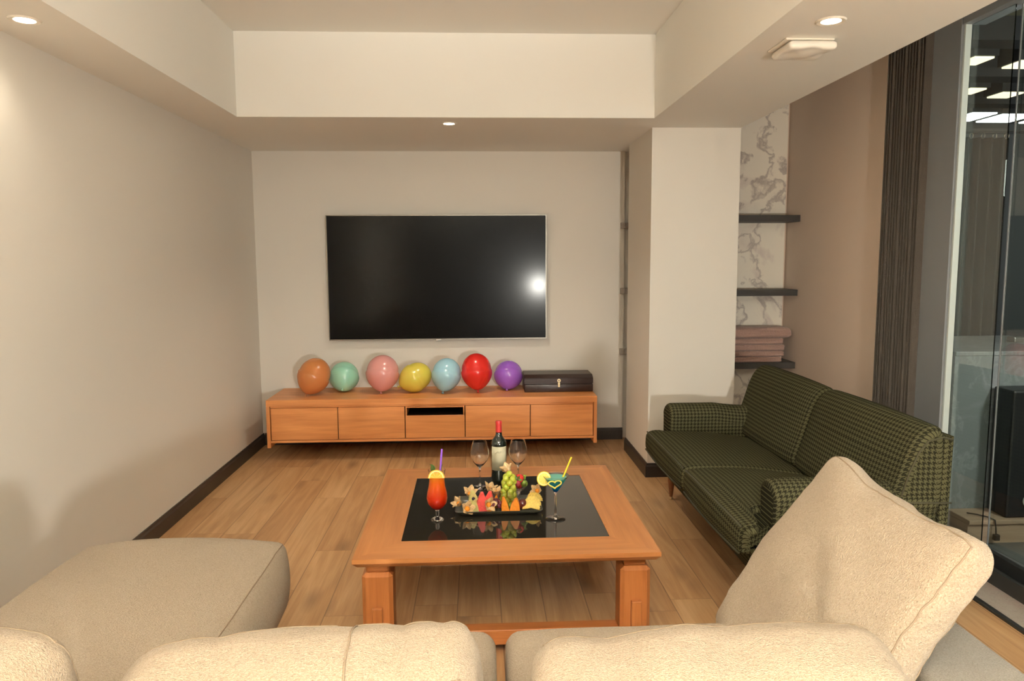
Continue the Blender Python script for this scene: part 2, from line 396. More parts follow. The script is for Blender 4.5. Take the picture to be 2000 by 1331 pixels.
# ------------------------------------------------------------------ room shell
ZS, ZR = 2.385, 2.885
XL, YB = -1.78, 6.14
struct('floor', box(-1.9, 2.19, -9, 6.6, -.1, 0), 'floor')
struct('wall_left', box(XL - .15, XL, -9, 6.3, 0, 3.1), 'wall')
struct('wall_back', box(XL, 1.215, YB, 6.45, 0, 3.1), 'wall')
struct('wall_niche', box(1.215, 1.775, 6.185, 6.5, 0, 3.1), 'wall')
struct('wall_column', box(1.175, 1.775, 5.03, 5.78, 0, 3.1), 'wall')
struct('wall_alcove', box(1.775, 2.55, 5.815, 6.5, 0, 3.1), 'pink')
struct('wall_marble', box(1.70, 2.412, 5.79, 5.815, 0, 3.05), 'marble')
struct('wall_right', box(2.43, 2.58, 4.30, 5.9, 0, 3.1), 'pink')
# ceiling with a raised tray
bm = box(XL, 1.775, 4.6986, 6.5, ZS, 3.1)
box(XL, -1.44, -9, 4.6986, ZS, 3.1, bm=bm); box(1.1106, 1.775, -9, 4.6986, ZS, 3.1, bm=bm)
box(-1.44, 1.1106, -9, 4.6986, ZR, 3.1, bm=bm)
struct('ceiling', bm, 'ceil')
struct('ceiling_alcove', box(1.775, 2.6, -9, 6.5, 3.02, 3.1), 'ceil')
def skirt(pts, h=.098, t=.016):
    """skirting run along a polyline with a small moulded top, t = thickness to the left of travel"""
    bm = bmesh.new(); prof = [(0, 0), (t, 0), (t, h - .022), (t * .55, h - .012), (t * .5, h), (0, h)]
    pts = [Vector((*p, 0)) for p in pts]; rings = []
    for i, p in enumerate(pts):
        ds = []
        if i > 0: ds.append((p - pts[i - 1]).normalized())
        if i < len(pts) - 1: ds.append((pts[i + 1] - p).normalized())
        ns = [Vector((-d.y, d.x, 0)) for d in ds]
        nn = sum(ns, Vector()); nn = nn / (nn.length ** 2) * len(ns) if len(ns) > 1 else ns[0]
        if len(ns) > 1: nn = (ns[0] + ns[1]) / (1 + ns[0].dot(ns[1]))
        rings.append([bm.verts.new(p + nn * a + Vector((0, 0, b2))) for a, b2 in prof])
    n = len(prof)
    for a, b2 in zip(rings, rings[1:]):
        for k in range(n): bm.faces.new((a[k], a[(k + 1) % n], b2[(k + 1) % n], b2[k]))
    bm.faces.new(rings[0]); bm.faces.new(rings[-1][::-1]); return bm
struct('baseboard_left', skirt([(XL, YB), (XL, -8.9)]), 'skirt')
struct('baseboard_back', skirt([(1.215, YB), (XL + .016, YB)]), 'skirt')
struct('baseboard_column', skirt([(1.775, 5.03), (1.175, 5.03), (1.175, 5.78)]), 'skirt')
struct('baseboard_alcove', skirt([(2.412, 5.79), (1.79, 5.79)]), 'skirt')

# window side: grey post, pale edge, head, black track, threshold
struct('trim_1', box(2.40, 2.445, 3.71, 4.30, 0, 3.02, .002), 'frame')
struct('trim_2', box(2.412, 2.443, 3.696, 3.709, 0, 2.66, .001), 'pale')
struct('trim_3', box(2.40, 2.52, -8, 3.705, 2.655, 3.02, .003), 'frame')
bm = box(2.378, 2.40, -8, 3.705, 0, .075, .003); box(2.40, 2.58, -8, 3.705, 0, .05, bm=bm); box(2.44, 2.47, -8, 3.705, .05, .115, .003, bm=bm)
struct('trim_4', bm, 'track')
struct('trim_5', box(2.19, 2.215, -8, 4.3, -.02, .012, .002), 'track')
struct('floor_threshold', box(2.215, 2.378, -8, 5.79, -.1, .002), 'stonet')
w1 = struct('window_1', box(2.444, 2.450, 3.40, 3.709, .115, 2.655), 'pane')
# second sliding pane, standing slightly proud of its track
a0 = rad(3.7)
t = box(0, .004, -2.0, 0, .115, 2.655); t.transform(Matrix.Translation((2.475, 3.39, 0)) @ Matrix.Rotation(a0, 4, 'Z'))
w2 = struct('window_2', t, 'pane')
t = box(-.002, .006, 0, .006, .115, 2.655); t.transform(Matrix.Translation((2.475, 3.392, 0)) @ Matrix.Rotation(a0, 4, 'Z'))
obj('edge_seal', t, 'frame', w2)
struct('window_3', box(2.44, 2.452, -8, 1.3, .115, 2.655), 'pane')

# ------------------------------------------------------------------ terrace beyond the glass
struct('floor_terrace', box(2.58, 8.5, -3, 9.5, -.12, -.02), 'tile')
struct('wall_terrace', box(2.7, 8.5, 8.3, 8.5, -.1, 3.3), 'dark')
struct('wall_terrace_side', box(8.3, 8.5, -3, 8.3, -.1, 3.3), 'dark')
struct('ceiling_terrace', box(2.6, 8.5, -3, 8.5, 3.05, 3.2), 'olive')
tb = thing('terrace_bench', 'low pale timber bench step outside the glass below the grey stone counter', 'bench', (2.63, 3.75, 0))
obj('bench_top', box(0, 3, 0, .2, .085, .11, .004), 'deck', tb)
obj('bench_front', box(0, 3, .012, .188, -.02, .085), 'deck', tb)
sc = thing('stone_counter', 'grey veined stone counter on the terrace seen through the clear pane', 'counter', (2.63, 3.951, 0))
obj('counter_front', box(0, .86, 0, .78, -.02, .975), 'stone', sc)
obj('counter_top', box(-.0, .88, -.005, .8, .975, 1.0, .004), 'stone', sc)
bx = thing('terrace_cabinet', 'black upright cabinet on the timber bench at the right picture edge', 'cabinet', (2.845, 3.775, .111))
obj('body', box(0, .7, .0, .16, 0, .70, .012), 'blackp', bx)
o = obj('knob', lathe([(0, 0), (.036, 0), (.04, .008), (.034, .022), (0, .026)], 24, M4=Matrix.Rotation(pi / 2, 4, 'X')), 'knob', bx, smooth=40); o.location = (.085 + .04, 0, .095); o['label'] = 'round white knob'
cl = obj('metal_bracket', box(3.26, 3.46, 4.35, 4.42, 1.001, 1.03, .004), 'steel'); box
tag(cl, 'small shiny metal bar lying on top of the grey stone counter', 'bar')
# curtain with rings and rail
ct = thing('terrace_curtain', 'dark grey ring-top curtain hanging on the terrace behind the stone counter', 'curtain', (3.02, 4.9, 0))
bm = bmesh.new(); n = 140; rows = []
for zi in (.15, .8, 1.6, 2.30):
    rows.append([bm.verts.new((.52 * i / n, .035 * sin(i / n * 2 * pi * 6.5) + .006 * sin(i * .9 + zi), zi)) for i in range(n + 1)])
for a, b2 in zip(rows, rows[1:]):
    for i in range(n): bm.faces.new((a[i], a[i + 1], b2[i + 1], b2[i]))
o = obj('curtain_cloth', bm, 'curt', ct, smooth=True); sm = o.modifiers.new('t', 'SOLIDIFY'); sm.thickness = .003
for i in range(7):
    bm = bmesh.new(); pts = [(.02 + i * .08, .018 * cos(k * pi / 6), 2.315 + .018 * sin(k * pi / 6)) for k in range(13)]
    obj('curtain_ring', tube(pts, .003, 6), 'steel', ct)
obj('curtain_rail', tube([(-.3, 0, 2.34), (.7, 0, 2.34)], .008, 8), 'blackp', ct)
struct('wall_terrace_return', box(2.75, 5.2, 5.05, 5.15, -.02, 2.42), 'dark')
# beams and light panels of the terrace ceiling
for (x, y, z, ax, ay, mname) in (
        (4.93, 7.38, 2.895, .12, .20, 'panel'), (5.33, 7.45, 2.895, .17, .20, 'panel'), (5.75, 7.5, 2.895, .1, .2, 'panel'),
        (4.16, 6.26, 2.895, .07, .10, 'panely'), (4.56, 6.40, 2.895, .09, .10, 'panely'),
        (3.55, 5.31, 2.895, .07, .10, 'panely'), (3.97, 5.40, 2.895, .09, .10, 'panely'), (3.75, 4.45, 2.895, .09, .09, 'panely')):
    o = thing('terrace_ceiling_light', '', 'ceiling light', (x, y, z), group='square lights in the terrace ceiling')
    obj('housing', box(-ax - .02, ax + .02, -ay - .02, ay + .02, .012, .154), 'beam', o)
    obj('diffuser', box(-ax, ax, -ay, ay, 0, .012), mname, o)
lab = ['bright white square light in the terrace ceiling, nearest the pale window edge', 'largest bright white square light in the terrace ceiling above the dark curtain',
       'bright white terrace ceiling light cut by the right picture edge', 'second-row warm terrace ceiling light beside the pale window edge',
       'second-row warm terrace ceiling light towards the picture edge', 'front-row warm terrace ceiling light beside the pale window edge',
       'front-row warm terrace ceiling light towards the picture edge', 'topmost terrace ceiling light in the upper right picture corner']
for o, l in zip([o for o in bpy.data.objects if o.name.startswith('terrace_ceiling_light')], lab): o['label'] = l
bml = ['dark terrace ceiling beam nearest the window', 'dark terrace ceiling beam between the first two rows of square lights', 'dark terrace ceiling beam just before the bright white lights', 'dark terrace ceiling beam farthest from the window']
for i, y in enumerate((4.9, 5.85, 6.85, 7.95)):
    t = box(2.62, 8.2, -.1, .1, 2.90, 3.05); t.transform(Matrix.Translation((0, y, 0)))
    tag(obj('ceiling_beam', t, 'beam'), bml[i], 'beam', 'dark beams across the terrace ceiling')
for lx_, ly_ in ((3.3, 2.3), (5.6, 4.0)):
    lamp('terrace_fill', 'POINT', (lx_, ly_, 2.0), 75, (.96, 1, .92), shadow_soft_size=.12)  # added fill points without fittings, to brighten the stone counter and terrace
# cable with plug
cb = thing('power_cable', 'thin black power cable with a plug trailing over the timber bench outside', 'cable', (2.70, 3.80, .113))
obj('cord', tube([(-.02, .05, .006), (.02, .02, .006), (.05, -.03, .006), (.066, -.056, .0), (.068, -.062, -.04), (.07, -.064, -.075)], .0035, 8), 'cable', cb, smooth=True)
obj('plug', box(.055, .085, -.078, -.055, -.108, -.075, .004), 'cable', cb)

# ------------------------------------------------------------------ pleated blind beside the window
bl = thing('pleated_blind', 'dark brown finely pleated blind drawn back between mauve wall and grey window post', 'blind', (2.37, 3.93, 0))
bm = bmesh.new(); nf = 26; pr = []
for i in range(nf + 1):
    y = .39 * i / nf; w = .036 + .006 * fract(i * .37); pr.append((.036 - (w if i % 2 else .004 * fract(i * .61)), y + (.009 if i % 2 else 0) * (1 if i < nf else 0)))
pr2 = [(.038, p[1]) for p in pr]
poly = pr + pr2[::-1]
obj('pleats', prism(poly, .03, 3.0, 'Z'), 'blind', bl)
obj('bottom_bar', box(.0, .045, 0, .39, .01, .03, .003), 'blackp', bl)

# ------------------------------------------------------------------ shelves
lb = ['uppermost dark shelf against the cream marble', 'middle dark shelf against the cream marble', 'lowest dark shelf against the marble, carrying folded mauve blankets']
for i, (z0, z1) in enumerate(((1.789, 1.838), (1.232, 1.278), (.675, .722))):
    tag(obj('wall_shelf', box(1.70, 2.429, 5.55, 5.789, z0, z1, .002), 'shelf'), lb[i], 'shelf', 'dark shelves in the marble alcove')
lb = ['uppermost small shelf in the narrow niche behind the column', 'middle small shelf in the narrow niche behind the column', 'lowest small shelf in the narrow niche behind the column']
for i, (z0, z1) in enumerate(((1.765, 1.812), (1.23, 1.278), (.725, .773))):
    tag(obj('niche_shelf', box(1.216, 1.77, 6.12, 6.184, z0, z1, .002, bm=box(1.182, 1.216, 6.10, 6.139, z0, z1, .002)), 'shelfg'), lb[i], 'shelf', 'shelves in the niche')

# folded blankets
lb = ['folded mauve blanket at the very bottom of the shelf stack', 'folded mauve blanket second from the bottom of the stack', 'folded mauve blanket in the middle of the stack of five',
      'folded mauve blanket second from the top of the stack', 'large folded mauve blanket on the very top of the stack']
zc = .7225
for i, (h, x0, x1, dy) in enumerate(((.044, 1.80, 2.33, .0), (.046, 1.83, 2.35, .005), (.048, 1.80, 2.35, -.004), (.048, 1.83, 2.34, .0), (.082, 1.82, 2.40, -.008))):
    hx, hy, hz = (x1 - x0) / 2, .118, h / 2
    def fb(P, i=i, hx=hx, hy=hy, hz=hz):
        q = P.copy(); n_ = noise.noise(Vector((P.x * 7 + i * 9, P.y * 7, P.z * 30)))
        q.x += .008 * n_; q.y += .006 * noise.noise(Vector((P.x * 9, i * 5.1, P.z * 50)))
        if abs(P.z) < hz * .35 and P.y < -hy * .8: q.y += .008      # fold line along the front
        return q
    t = rounded_box(hx, hy, hz, hz * .92, 12, fb)
    zlo = min(v.co.z for v in t.verts); zhi = max(v.co.z for v in t.verts)
    o = obj('folded_blanket', t, 'mauve', smooth=True); o.location = ((x0 + x1) / 2, 5.665 + dy, zc - zlo); zc += zhi - zlo + .0003
    tag(o, lb[i], 'blanket', 'folded mauve blankets on the low shelf')

# ------------------------------------------------------------------ ceiling fittings
dl = [((-1.613, 2.864), 'round recessed downlight over the left wall, at the upper left picture corner'),
      ((-.168, 4.897), 'round recessed downlight in the soffit above the television'),
      ((1.308, 2.788), 'round recessed downlight beside the white square ceiling device'),
      ((-1.5, -1.7), 'recessed downlight behind the camera over the left wall, nearer one'), ((1.40, -.4), 'recessed downlight behind the camera on the window side, nearer one'),
      ((-1.6, -4.6), 'recessed downlight far behind the camera over the left wall'), ((1.40, -4.6), 'recessed downlight far behind the camera on the window side'), ((1.4, -8.2), 'recessed downlight farthest behind the camera at the end of the room')]
proto = None
for (x, y), l in dl:
    if proto is None:
        proto = o = thing('downlight', l, 'ceiling light', (x, y, ZS), group='recessed downlights')
        obj('bezel', lathe([(.036, -.0005), (.036, -.004), (.050, -.006), (.054, -.0005)], 40, close=True), 'bezel', o, smooth=40)
        obj('led_disc', lathe([(0, -.0035), (.034, -.0035), (.034, -.0005), (0, -.0005)], 40), 'led', o)
    else: o = copy_tree(proto); o.location = (x, y, ZS)
    o['label'] = l or 'recessed downlight in the soffit behind the camera'
    lamp('downlight_beam', 'SPOT', (x, y, ZS - .012), ((6 if x < -1 else 62 if x < 1 else 13) if y > 0 else (26 if x < 0 else 10)), (1, .90, .72), (x, y, 0), spot_size=rad(130), spot_blend=1.0, shadow_soft_size=.035)
dv = thing('ceiling_router', 'white rounded square device mounted on the soffit beside the right downlight', 'ceiling device', (1.335, 3.09, ZS), rad(0))
obj('mount_plate', box(-.105, .09, -.09, .10, -.008, -.0002, .003), 'bezel', dv)
def fd(P):
    q = P.copy()
    if P.z < 0:
        r2 = (P.x ** 2 + P.y ** 2) ** .5; q.z -= .006 * math.exp(-(r2 / .05) ** 2)
        for sx, sy in ((1, 0), (-1, 0), (0, 1), (0, -1)):
            dd = ((P.x - sx * .075) ** 2 + (P.y - sy * .075) ** 2) ** .5; q.z += .007 * math.exp(-(dd / .03) ** 2)
    return q
o = obj('housing', rounded_box(.098, .098, .017, .016, 16, fd), 'white', dv, smooth=True); o.location = (0.005, -.0, -.0265)

# ------------------------------------------------------------------ television
tv = thing('television', 'large black flat television mounted on the back wall above the balloons', 'television', (-.318, 6.08, .868))
W2, HT = .884, 1.008
obj('back_shell', box(-W2 + .02, W2 - .02, .012, .059, .02, HT - .02, .006), 'blackp', tv)
bm = box(-W2, W2, 0, .014, 0, .009); box(-W2, W2, 0, .014, HT - .006, HT, bm=bm); box(-W2, -W2 + .006, 0, .014, .009, HT - .006, bm=bm); box(W2 - .006, W2, 0, .014, .009, HT - .006, bm=bm)
o = obj('bezel', bm, plain('dark_silver_edge', (.22, .20, .17), .35, metal=1), tv); o['label'] = 'thin silver frame edge'
obj('screen', box(-W2 + .006, W2 - .006, .001, .012, .009, HT - .006), 'screen', tv)
obj('logo_tab', box(-.022, .022, -.004, .008, -.010, .004, .003), 'steel', tv)

# ------------------------------------------------------------------ TV cabinet
cx0, cx1, cy0, cy1 = -1.597, .912, 5.60, 6.135
ca = thing('tv_cabinet', 'long low oak wall-hung cabinet under the television carrying seven balloons', 'cabinet', (-.3425, 5.6, .10))
ox, oy, oz = -.3425, 5.6, .10
def L(x0, x1, y0, y1, z0, z1, bev=.0015, bm=None): return box(x0 - ox, x1 - ox, y0 - oy, y1 - oy, z0 - oz, z1 - oz, bev, 1, bm=bm)
obj('top_board', L(cx0, cx1, cy0, cy1, .425, .472), 'oak', ca)
obj('side_panel', L(cx0, cx0 + .026, cy0, cy1, .105, .4249), 'oak', ca, uv='z')
obj('side_panel', L(cx1 - .026, cx1, cy0, cy1, .105, .4249), 'oak', ca, uv='z')
obj('bottom_board', L(cx0 + .0262, cx1 - .0262, cy0 + .005, cy1, .142, .160), 'oak', ca)
xs = [-1.568, -1.064, -.558, -.102, .398, .884]
# carcass behind the fronts, with an open slot in the middle bay
bm = L(xs[0], xs[2], cy0 + .03, cy1, .161, .4245); L(xs[3], xs[5], cy0 + .03, cy1, .161, .4245, bm=bm)
L(xs[2] + .0, xs[3], cy0 + .40, cy1, .161, .4245, bm=bm); L(xs[2], xs[3], cy0 + .03, cy1 - .14, .161, .325, bm=bm)
obj('carcass', bm, 'slot', ca)
obj('top_rail', L(xs[0], xs[5], cy0 + .010, cy0 + .028, .4105, .4245), 'oak', ca)
for i in (0, 1, 3, 4):
    obj('door', L(xs[i] + .003, xs[i + 1] - .003, cy0 + .006, cy0 + .026, .164, .4085), 'oak', ca)
obj('drawer', L(xs[2] + .003, xs[3] - .003, cy0 + .006, cy0 + .026, .164, .337), 'oak', ca)
bm = L(xs[2] + .004, xs[2] + .014, cy0 + .006, cy0 + .3, .339, .4085); L(xs[3] - .014, xs[3] - .004, cy0 + .006, cy0 + .3, .339, .4085, bm=bm)
L(xs[2] + .0145, xs[3] - .0145, cy0 + .006, cy0 + .3, .399, .4085, bm=bm)
obj('slot_frame', bm, 'oak', ca)

# leather case
cs = thing('leather_case', 'flat dark brown leather case with a brass clasp at the right end of the cabinet', 'case', (.638, 5.79, .4722))
obj('lower_case', box(-.272, .272, 0, .30, 0, .062, .006), 'leather', cs, smooth=40)
poly = [(0, .064), (.30, .064), (.30, .118), (.262, .135), (.05, .135), (0, .112)]
obj('lid', prism([(a, b2) for a, b2 in poly], -.272, .272, 'X', bev=.004), 'leather', cs)
ck = obj('clasp', box(-.009, .009, -.006, -.0005, .040, .076, .002), 'brass', cs); ck['label'] = 'pale brass clasp'
ck2 = obj('clasp_ring', lathe([(.006, 0), (.006, .004), (.014, .004), (.014, 0)], 24, M4=Matrix.Translation((0, -.001, .092)) @ Matrix.Rotation(pi / 2, 4, 'X'), close=True), 'brass', cs)

# ------------------------------------------------------------------ balloons
bl_ = [('orange', (-1.274, 5.79, .616), .126, 1.16, (-.35, -.30, -.85), (.60, .22, .07), 'orange balloon at the left end of the cabinet, closest to its front edge'),
       ('teal', (-1.07, 5.955, .601), .119, 1.05, (.0, -.75, -.62), (.34, .66, .50), 'pale turquoise balloon between the orange and the pink one'),
       ('pink', (-.752, 5.86, .631), .132, 1.10, (-.06, -.35, -.92), (.72, .33, .31), 'pink balloon touching the yellow one'),
       ('yellow', (-.500, 5.880, .602), .116, 1.17, (-.86, -.18, -.45), (.70, .58, .09), 'yellow balloon lying on its side with its knot towards the pink one'),
       ('blue', (-.250, 5.825, .619), .117, 1.14, (-.18, -.35, -.90), (.36, .62, .74), 'light blue balloon between the yellow and the red one'),
       ('red', (-.010, 5.845, .632), .124, 1.18, (.06, -.22, -.95), (.68, .025, .018), 'red balloon, tallest in the row'),
       ('purple', (.245, 5.945, .602), .117, 1.03, (-.12, -.6, -.75), (.32, .12, .58), 'purple balloon beside the dark leather case')]
for nm, c, r, el, d, col, l in bl_:
    prof = []; K = 30
    for i in range(K + 1):
        t_ = pi * i / K; z = -cos(t_); s_ = sin(t_)
        zz = z * el; rr = s_ * (1 - .13 * (1 - z) / 2 * (1 if z < 0 else 1 - z))
        if z < 0: rr = s_ * (1 - .20 * z * z)
        prof.append((max(0, rr) * r, zz * r))
    m_b = balloon_mat(nm + '_latex', col); m_k = balloon_mat(nm + '_latex_knot', tuple(x * .75 for x in col))
    kn = lathe([(0, -el * r - .020), (.011, -el * r - .018), (.009, -el * r - .012), (.0045, -el * r - .006), (.006, -el * r - .001), (.012, -el * r + .006)], 16)
    q = Vector(d).normalized().to_track_quat('-Z', 'Y')
    t = lathe(prof, 40)
    zmin = min((q @ v.co).z for v in t.verts)
    zk = min((q @ v.co).z for v in kn.verts); zmin = min(zmin, zk)
    o = thing('balloon', l, 'balloon', (c[0], c[1], .4724 - zmin), group='balloons on the TV cabinet'); o.rotation_mode = 'QUATERNION'; o.rotation_quaternion = q
    obj('balloon_skin', t, m_b, o, smooth=True); obj('knot', kn, m_k, o, smooth=True)

# ------------------------------------------------------------------ coffee table
TC = Vector((.101, 3.226, 0)); th = .005
tb = thing('coffee_table', 'square oak coffee table with an inset black glass top, drinks and fruit on it', 'table', TC, th)
hw, hd, iw, idp = .57, .591, .4135, .427
def frame_board(poly, name, uvk):
    """one mitred board with an undercut outer edge"""
    t = bmesh.new(); top = [t.verts.new((x, y, .434)) for x, y in poly]
    mid = [t.verts.new((x, y, .417)) for x, y in poly]
    low = []
    for (x, y) in poly:
        outer = abs(x) > iw + .01 or abs(y) > idp + .01
        sx = .972 if outer else 1; low.append(t.verts.new((x * sx, y * sx, .399)))
    n = len(poly)
    for A_, B_ in ((top, mid), (mid, low)):
        for i in range(n): t.faces.new((A_[i], A_[(i + 1) % n], B_[(i + 1) % n], B_[i]))
    t.faces.new(top); t.faces.new(low[::-1])
    return obj(name, t, 'oakt', tb, uv=uvk)
g = .0006
frame_board([(-hw, -hd), (hw, -hd), (iw, -idp), (-iw, -idp)], 'top_board', None)
frame_board([(-hw, hd), (-iw, idp), (iw, idp), (hw, hd)], 'top_board', None)
frame_board([(-hw, -hd), (-iw, -idp), (-iw, idp), (-hw, hd)], 'top_board', 'y')
frame_board([(hw, -hd), (hw, hd), (iw, idp), (iw, -idp)], 'top_board', 'y')
bm = box(-iw, iw, -idp, -idp + .006, .418, .4345); box(-iw, iw, idp - .006, idp, .418, .4345, bm=bm)
box(-iw, -iw + .006, -idp + .006, idp - .006, .418, .4345, bm=bm); box(iw - .006, iw, -idp + .006, idp - .006, .418, .4345, bm=bm)
obj('glass_bead', bm, 'oakt', tb)
gl = obj('glass_top', box(-iw + .006, iw - .006, -idp + .006, idp - .006, .422, .4325), 'black', tb); gl['label'] = 'glossy black glass inset'
lx, ly, lw = .488, .478, .0575
for sx in (-1, 1):
    for sy in (-1, 1):
        x, y = sx * lx, sy * ly
        lg = obj('leg', box(x - lw, x + lw, y - lw, y + lw, 0, .355, .014, 1), 'oak2', tb, uv='z')
        obj('tenon', box(x - .019, x + .019, (y - lw - .02) if sy < 0 else (y + lw - .0), y - lw if sy < 0 else y + lw + .02, .07, .225, .002, 1), 'oak2', lg, uv='z')
        obj('neck_block', box(x - .042, x + .042, y - .04, y + .04, .3551, .3989, .004, 1), 'oak2', lg)
for sy in (-1, 1):
    obj('stretcher', box(-lx + lw, lx - lw, sy * ly - .03, sy * ly + .03, .045, .105, .003, 1), 'oak2', tb)
for sx in (-1, 1):
    obj('foot_rail', box(sx * lx - .07, sx * lx + .07, -ly - lw - .012, -ly - lw + .02, 0, .045, .003, 1), 'oak2', tb, uv='y')
    obj('side_apron', prism([(-ly + lw + .0, .30), (-ly + lw, .375), (ly - lw, .375), (ly - lw, .30), (ly - lw - .08, .335), (-ly + lw + .08, .335)], sx * lx - .035, sx * lx + .035, 'X'), 'oak2', tb, uv='y')
ZT = .4328

# ------------------------------------------------------------------ glassware
wg = thing('wine_glass', 'empty stemmed wine glass standing left of the wine bottle', 'glass', (.004, 3.474, ZT), group='empty wine glasses beside the bottle')
out = [(0, 0), (.036, 0), (.037, .002), (.030, .0045), (.008, .010), (.0045, .02), (.0038, .05), (.004, .085), (.007, .100), (.020, .113), (.034, .130), (.042, .150), (.0445, .165), (.0425, .185), (.038, .205), (.0335, .226)]
inn = [(.0325, .2262), (.037, .205), (.0415, .185), (.0434, .165), (.041, .150), (.033, .1315), (.019, .1155), (.005, .105), (0, .1035)]
obj('glass_bowl', lathe(out + inn, 48), 'glass', wg, smooth=50)
w = copy_tree(wg); w.location = (.188, 3.495, ZT); w['label'] = 'empty stemmed wine glass standing right of the wine bottle'

bt = thing('wine_bottle', 'dark red-wine bottle with cream label and red foil neck at the back of the table', 'bottle', (.099, 3.59, ZT))
obj('bottle_body', lathe([(0, .006), (.028, 0), (.036, .002), (.0378, .008), (.0378, .180), (.0365, .194), (.031, .207), (.021, .219), (.016, .228), (.0148, .245), (.0145, .296), (0, .297)], 48), 'bottle', bt, smooth=50)
obj('capsule', lathe([(.0157, .243), (.0152, .285), (.0162, .286), (.0162, .294), (.0145, .2985), (0, .299)], 40), 'capsule', bt, smooth=40)
bm = bmesh.new(); n = 40; ra, rb_ = [], []
for i in range(n + 1):
    a = -pi / 2 - 1.15 + 2.3 * i / n
    ra.append(bm.verts.new((.0383 * cos(a), .0383 * sin(a), .058))); rb_.append(bm.verts.new((.0383 * cos(a), .0383 * sin(a), .176)))
for i in range(n): bm.faces.new((ra[i], ra[i + 1], rb_[i + 1], rb_[i]))
lbp = obj('paper_label', bm, 'label', bt, smooth=True); lbp['label'] = 'cream paper label'
sm = lbp.modifiers.new('t', 'SOLIDIFY'); sm.thickness = .0006; sm.offset = 0
def curved_text(txt, size, z, R, parent, mat):
    cu = bpy.data.curves.new('t', 'FONT'); cu.body = txt; cu.size = size; cu.align_x = 'CENTER'; cu.extrude = .0001
    o = bpy.data.objects.new('t', cu); COL.objects.link(o); dg = bpy.context.evaluated_depsgraph_get(); dg.update()
    me = bpy.data.meshes.new_from_object(o.evaluated_get(dg)); bpy.data.objects.remove(o)
    for v in me.vertices:
        a = v.co.x / R - pi / 2; rr = R + .0002 + v.co.z; v.co = (rr * cos(a), rr * sin(a), z + v.co.y)
    return obj('label_text', me, mat, parent)
curved_text('CALEO', .0145, .146, .0387, lbp, 'ink')

hg = thing('hurricane_cocktail', 'tall curvy glass of orange-red cocktail at the left of the table', 'cocktail', (-.176, 3.04, ZT))
out = [(0, 0), (.026, 0), (.027, .003), (.020, .008), (.009, .014), (.0075, .022), (.010, .030), (.0075, .038), (.010, .046), (.026, .056), (.039, .074), (.0435, .095), (.041, .118), (.0345, .145), (.0315, .170), (.0325, .195), (.036, .215)]
inn = [(.0345, .2153), (.031, .195), (.0300, .170), (.033, .145), (.0395, .118), (.042, .095), (.0375, .0755), (.025, .059), (.008, .052), (0, .0515)]
obj('glass_body', lathe(out + inn, 48), 'glass', hg, smooth=50)
obj('drink', lathe([(0, .0500), (.0085, .0500), (.0256, .0578), (.0383, .0750), (.0428, .095), (.0403, .118), (.0338, .145), (.0308, .170), (.0316, .190), (0, .191)], 48), 'sunrise', hg, smooth=50)
obj('straw', tube([(.006, .008, .06), (.014, .012, .20), (.022, .015, .300)], .0042, 12), 'straw', hg, smooth=40)
def disc_slice(r, th_, name, mat, parent, M4, a0=0, a1=2 * pi, n=40):
    t = bmesh.new(); uvl = t.loops.layers.uv.new('UVMap'); full = abs(a1 - a0 - 2 * pi) < 1e-6
    def ring(z, rr): return [t.verts.new((rr * cos(a0 + (a1 - a0) * i / n), rr * sin(a0 + (a1 - a0) * i / n), z)) for i in range(n + (0 if full else 1))]
    T, B_ = ring(th_ / 2, r), ring(-th_ / 2, r); c1, c2 = t.verts.new((0, 0, th_ / 2)), t.verts.new((0, 0, -th_ / 2)); m_ = len(T)
    for i in range(m_ if full else m_ - 1):
        j = (i + 1) % m_; t.faces.new((c1, T[i], T[j])); t.faces.new((c2, B_[j], B_[i])); t.faces.new((T[i], B_[i], B_[j], T[j]))
    if not full: t.faces.new((c1, c2, B_[0], T[0])); t.faces.new((c1, T[-1], B_[-1], c2))
    for f_ in t.faces:
        for lp in f_.loops: lp[uvl].uv = (lp.vert.co.x / r, lp.vert.co.y / r)
    t.transform(M4); return obj(name, t, mat, parent)
disc_slice(.034, .006, 'orange_slice', 'orange_slice', hg, Matrix.Translation((0, -.034, .190)) @ Matrix.Rotation(rad(82), 4, 'X'), 0, pi)
def leaf(parent, loc, L_, w_, yaw, pitch, name='mint_leaf', mat='leaf'):
    t = bmesh.new(); n = 8; rows = []
    for i in range(n + 1):
        s = i / n; ww = w_ * sin(pi * s ** .8) * .5; z = .25 * L_ * sin(s * 2.2)
        rows.append([t.verts.new((L_ * s, k * ww, z - abs(k) * -.25 * ww)) for k in (-1, 0, 1)])
    for a, b2 in zip(rows, rows[1:]):
        for k in range(2): t.faces.new((a[k], a[k + 1], b2[k + 1], b2[k]))
    bmesh.ops.remove_doubles(t, verts=t.verts, dist=1e-5)
    t.transform(Matrix.Translation(loc) @ Matrix.Rotation(yaw, 4, 'Z') @ Matrix.Rotation(-pitch, 4, 'Y'))
    o = obj(name, t, mat, parent, smooth=True); s_ = o.modifiers.new('t', 'SOLIDIFY'); s_.thickness = .0008; return o
leaf(hg, (-.012, .0, .20), .042, .026, rad(165), rad(55)); leaf(hg, (-.016, .010, .20), .036, .022, rad(120), rad(60)); leaf(hg, (.02, .012, .20), .035, .02, rad(20), rad(70))

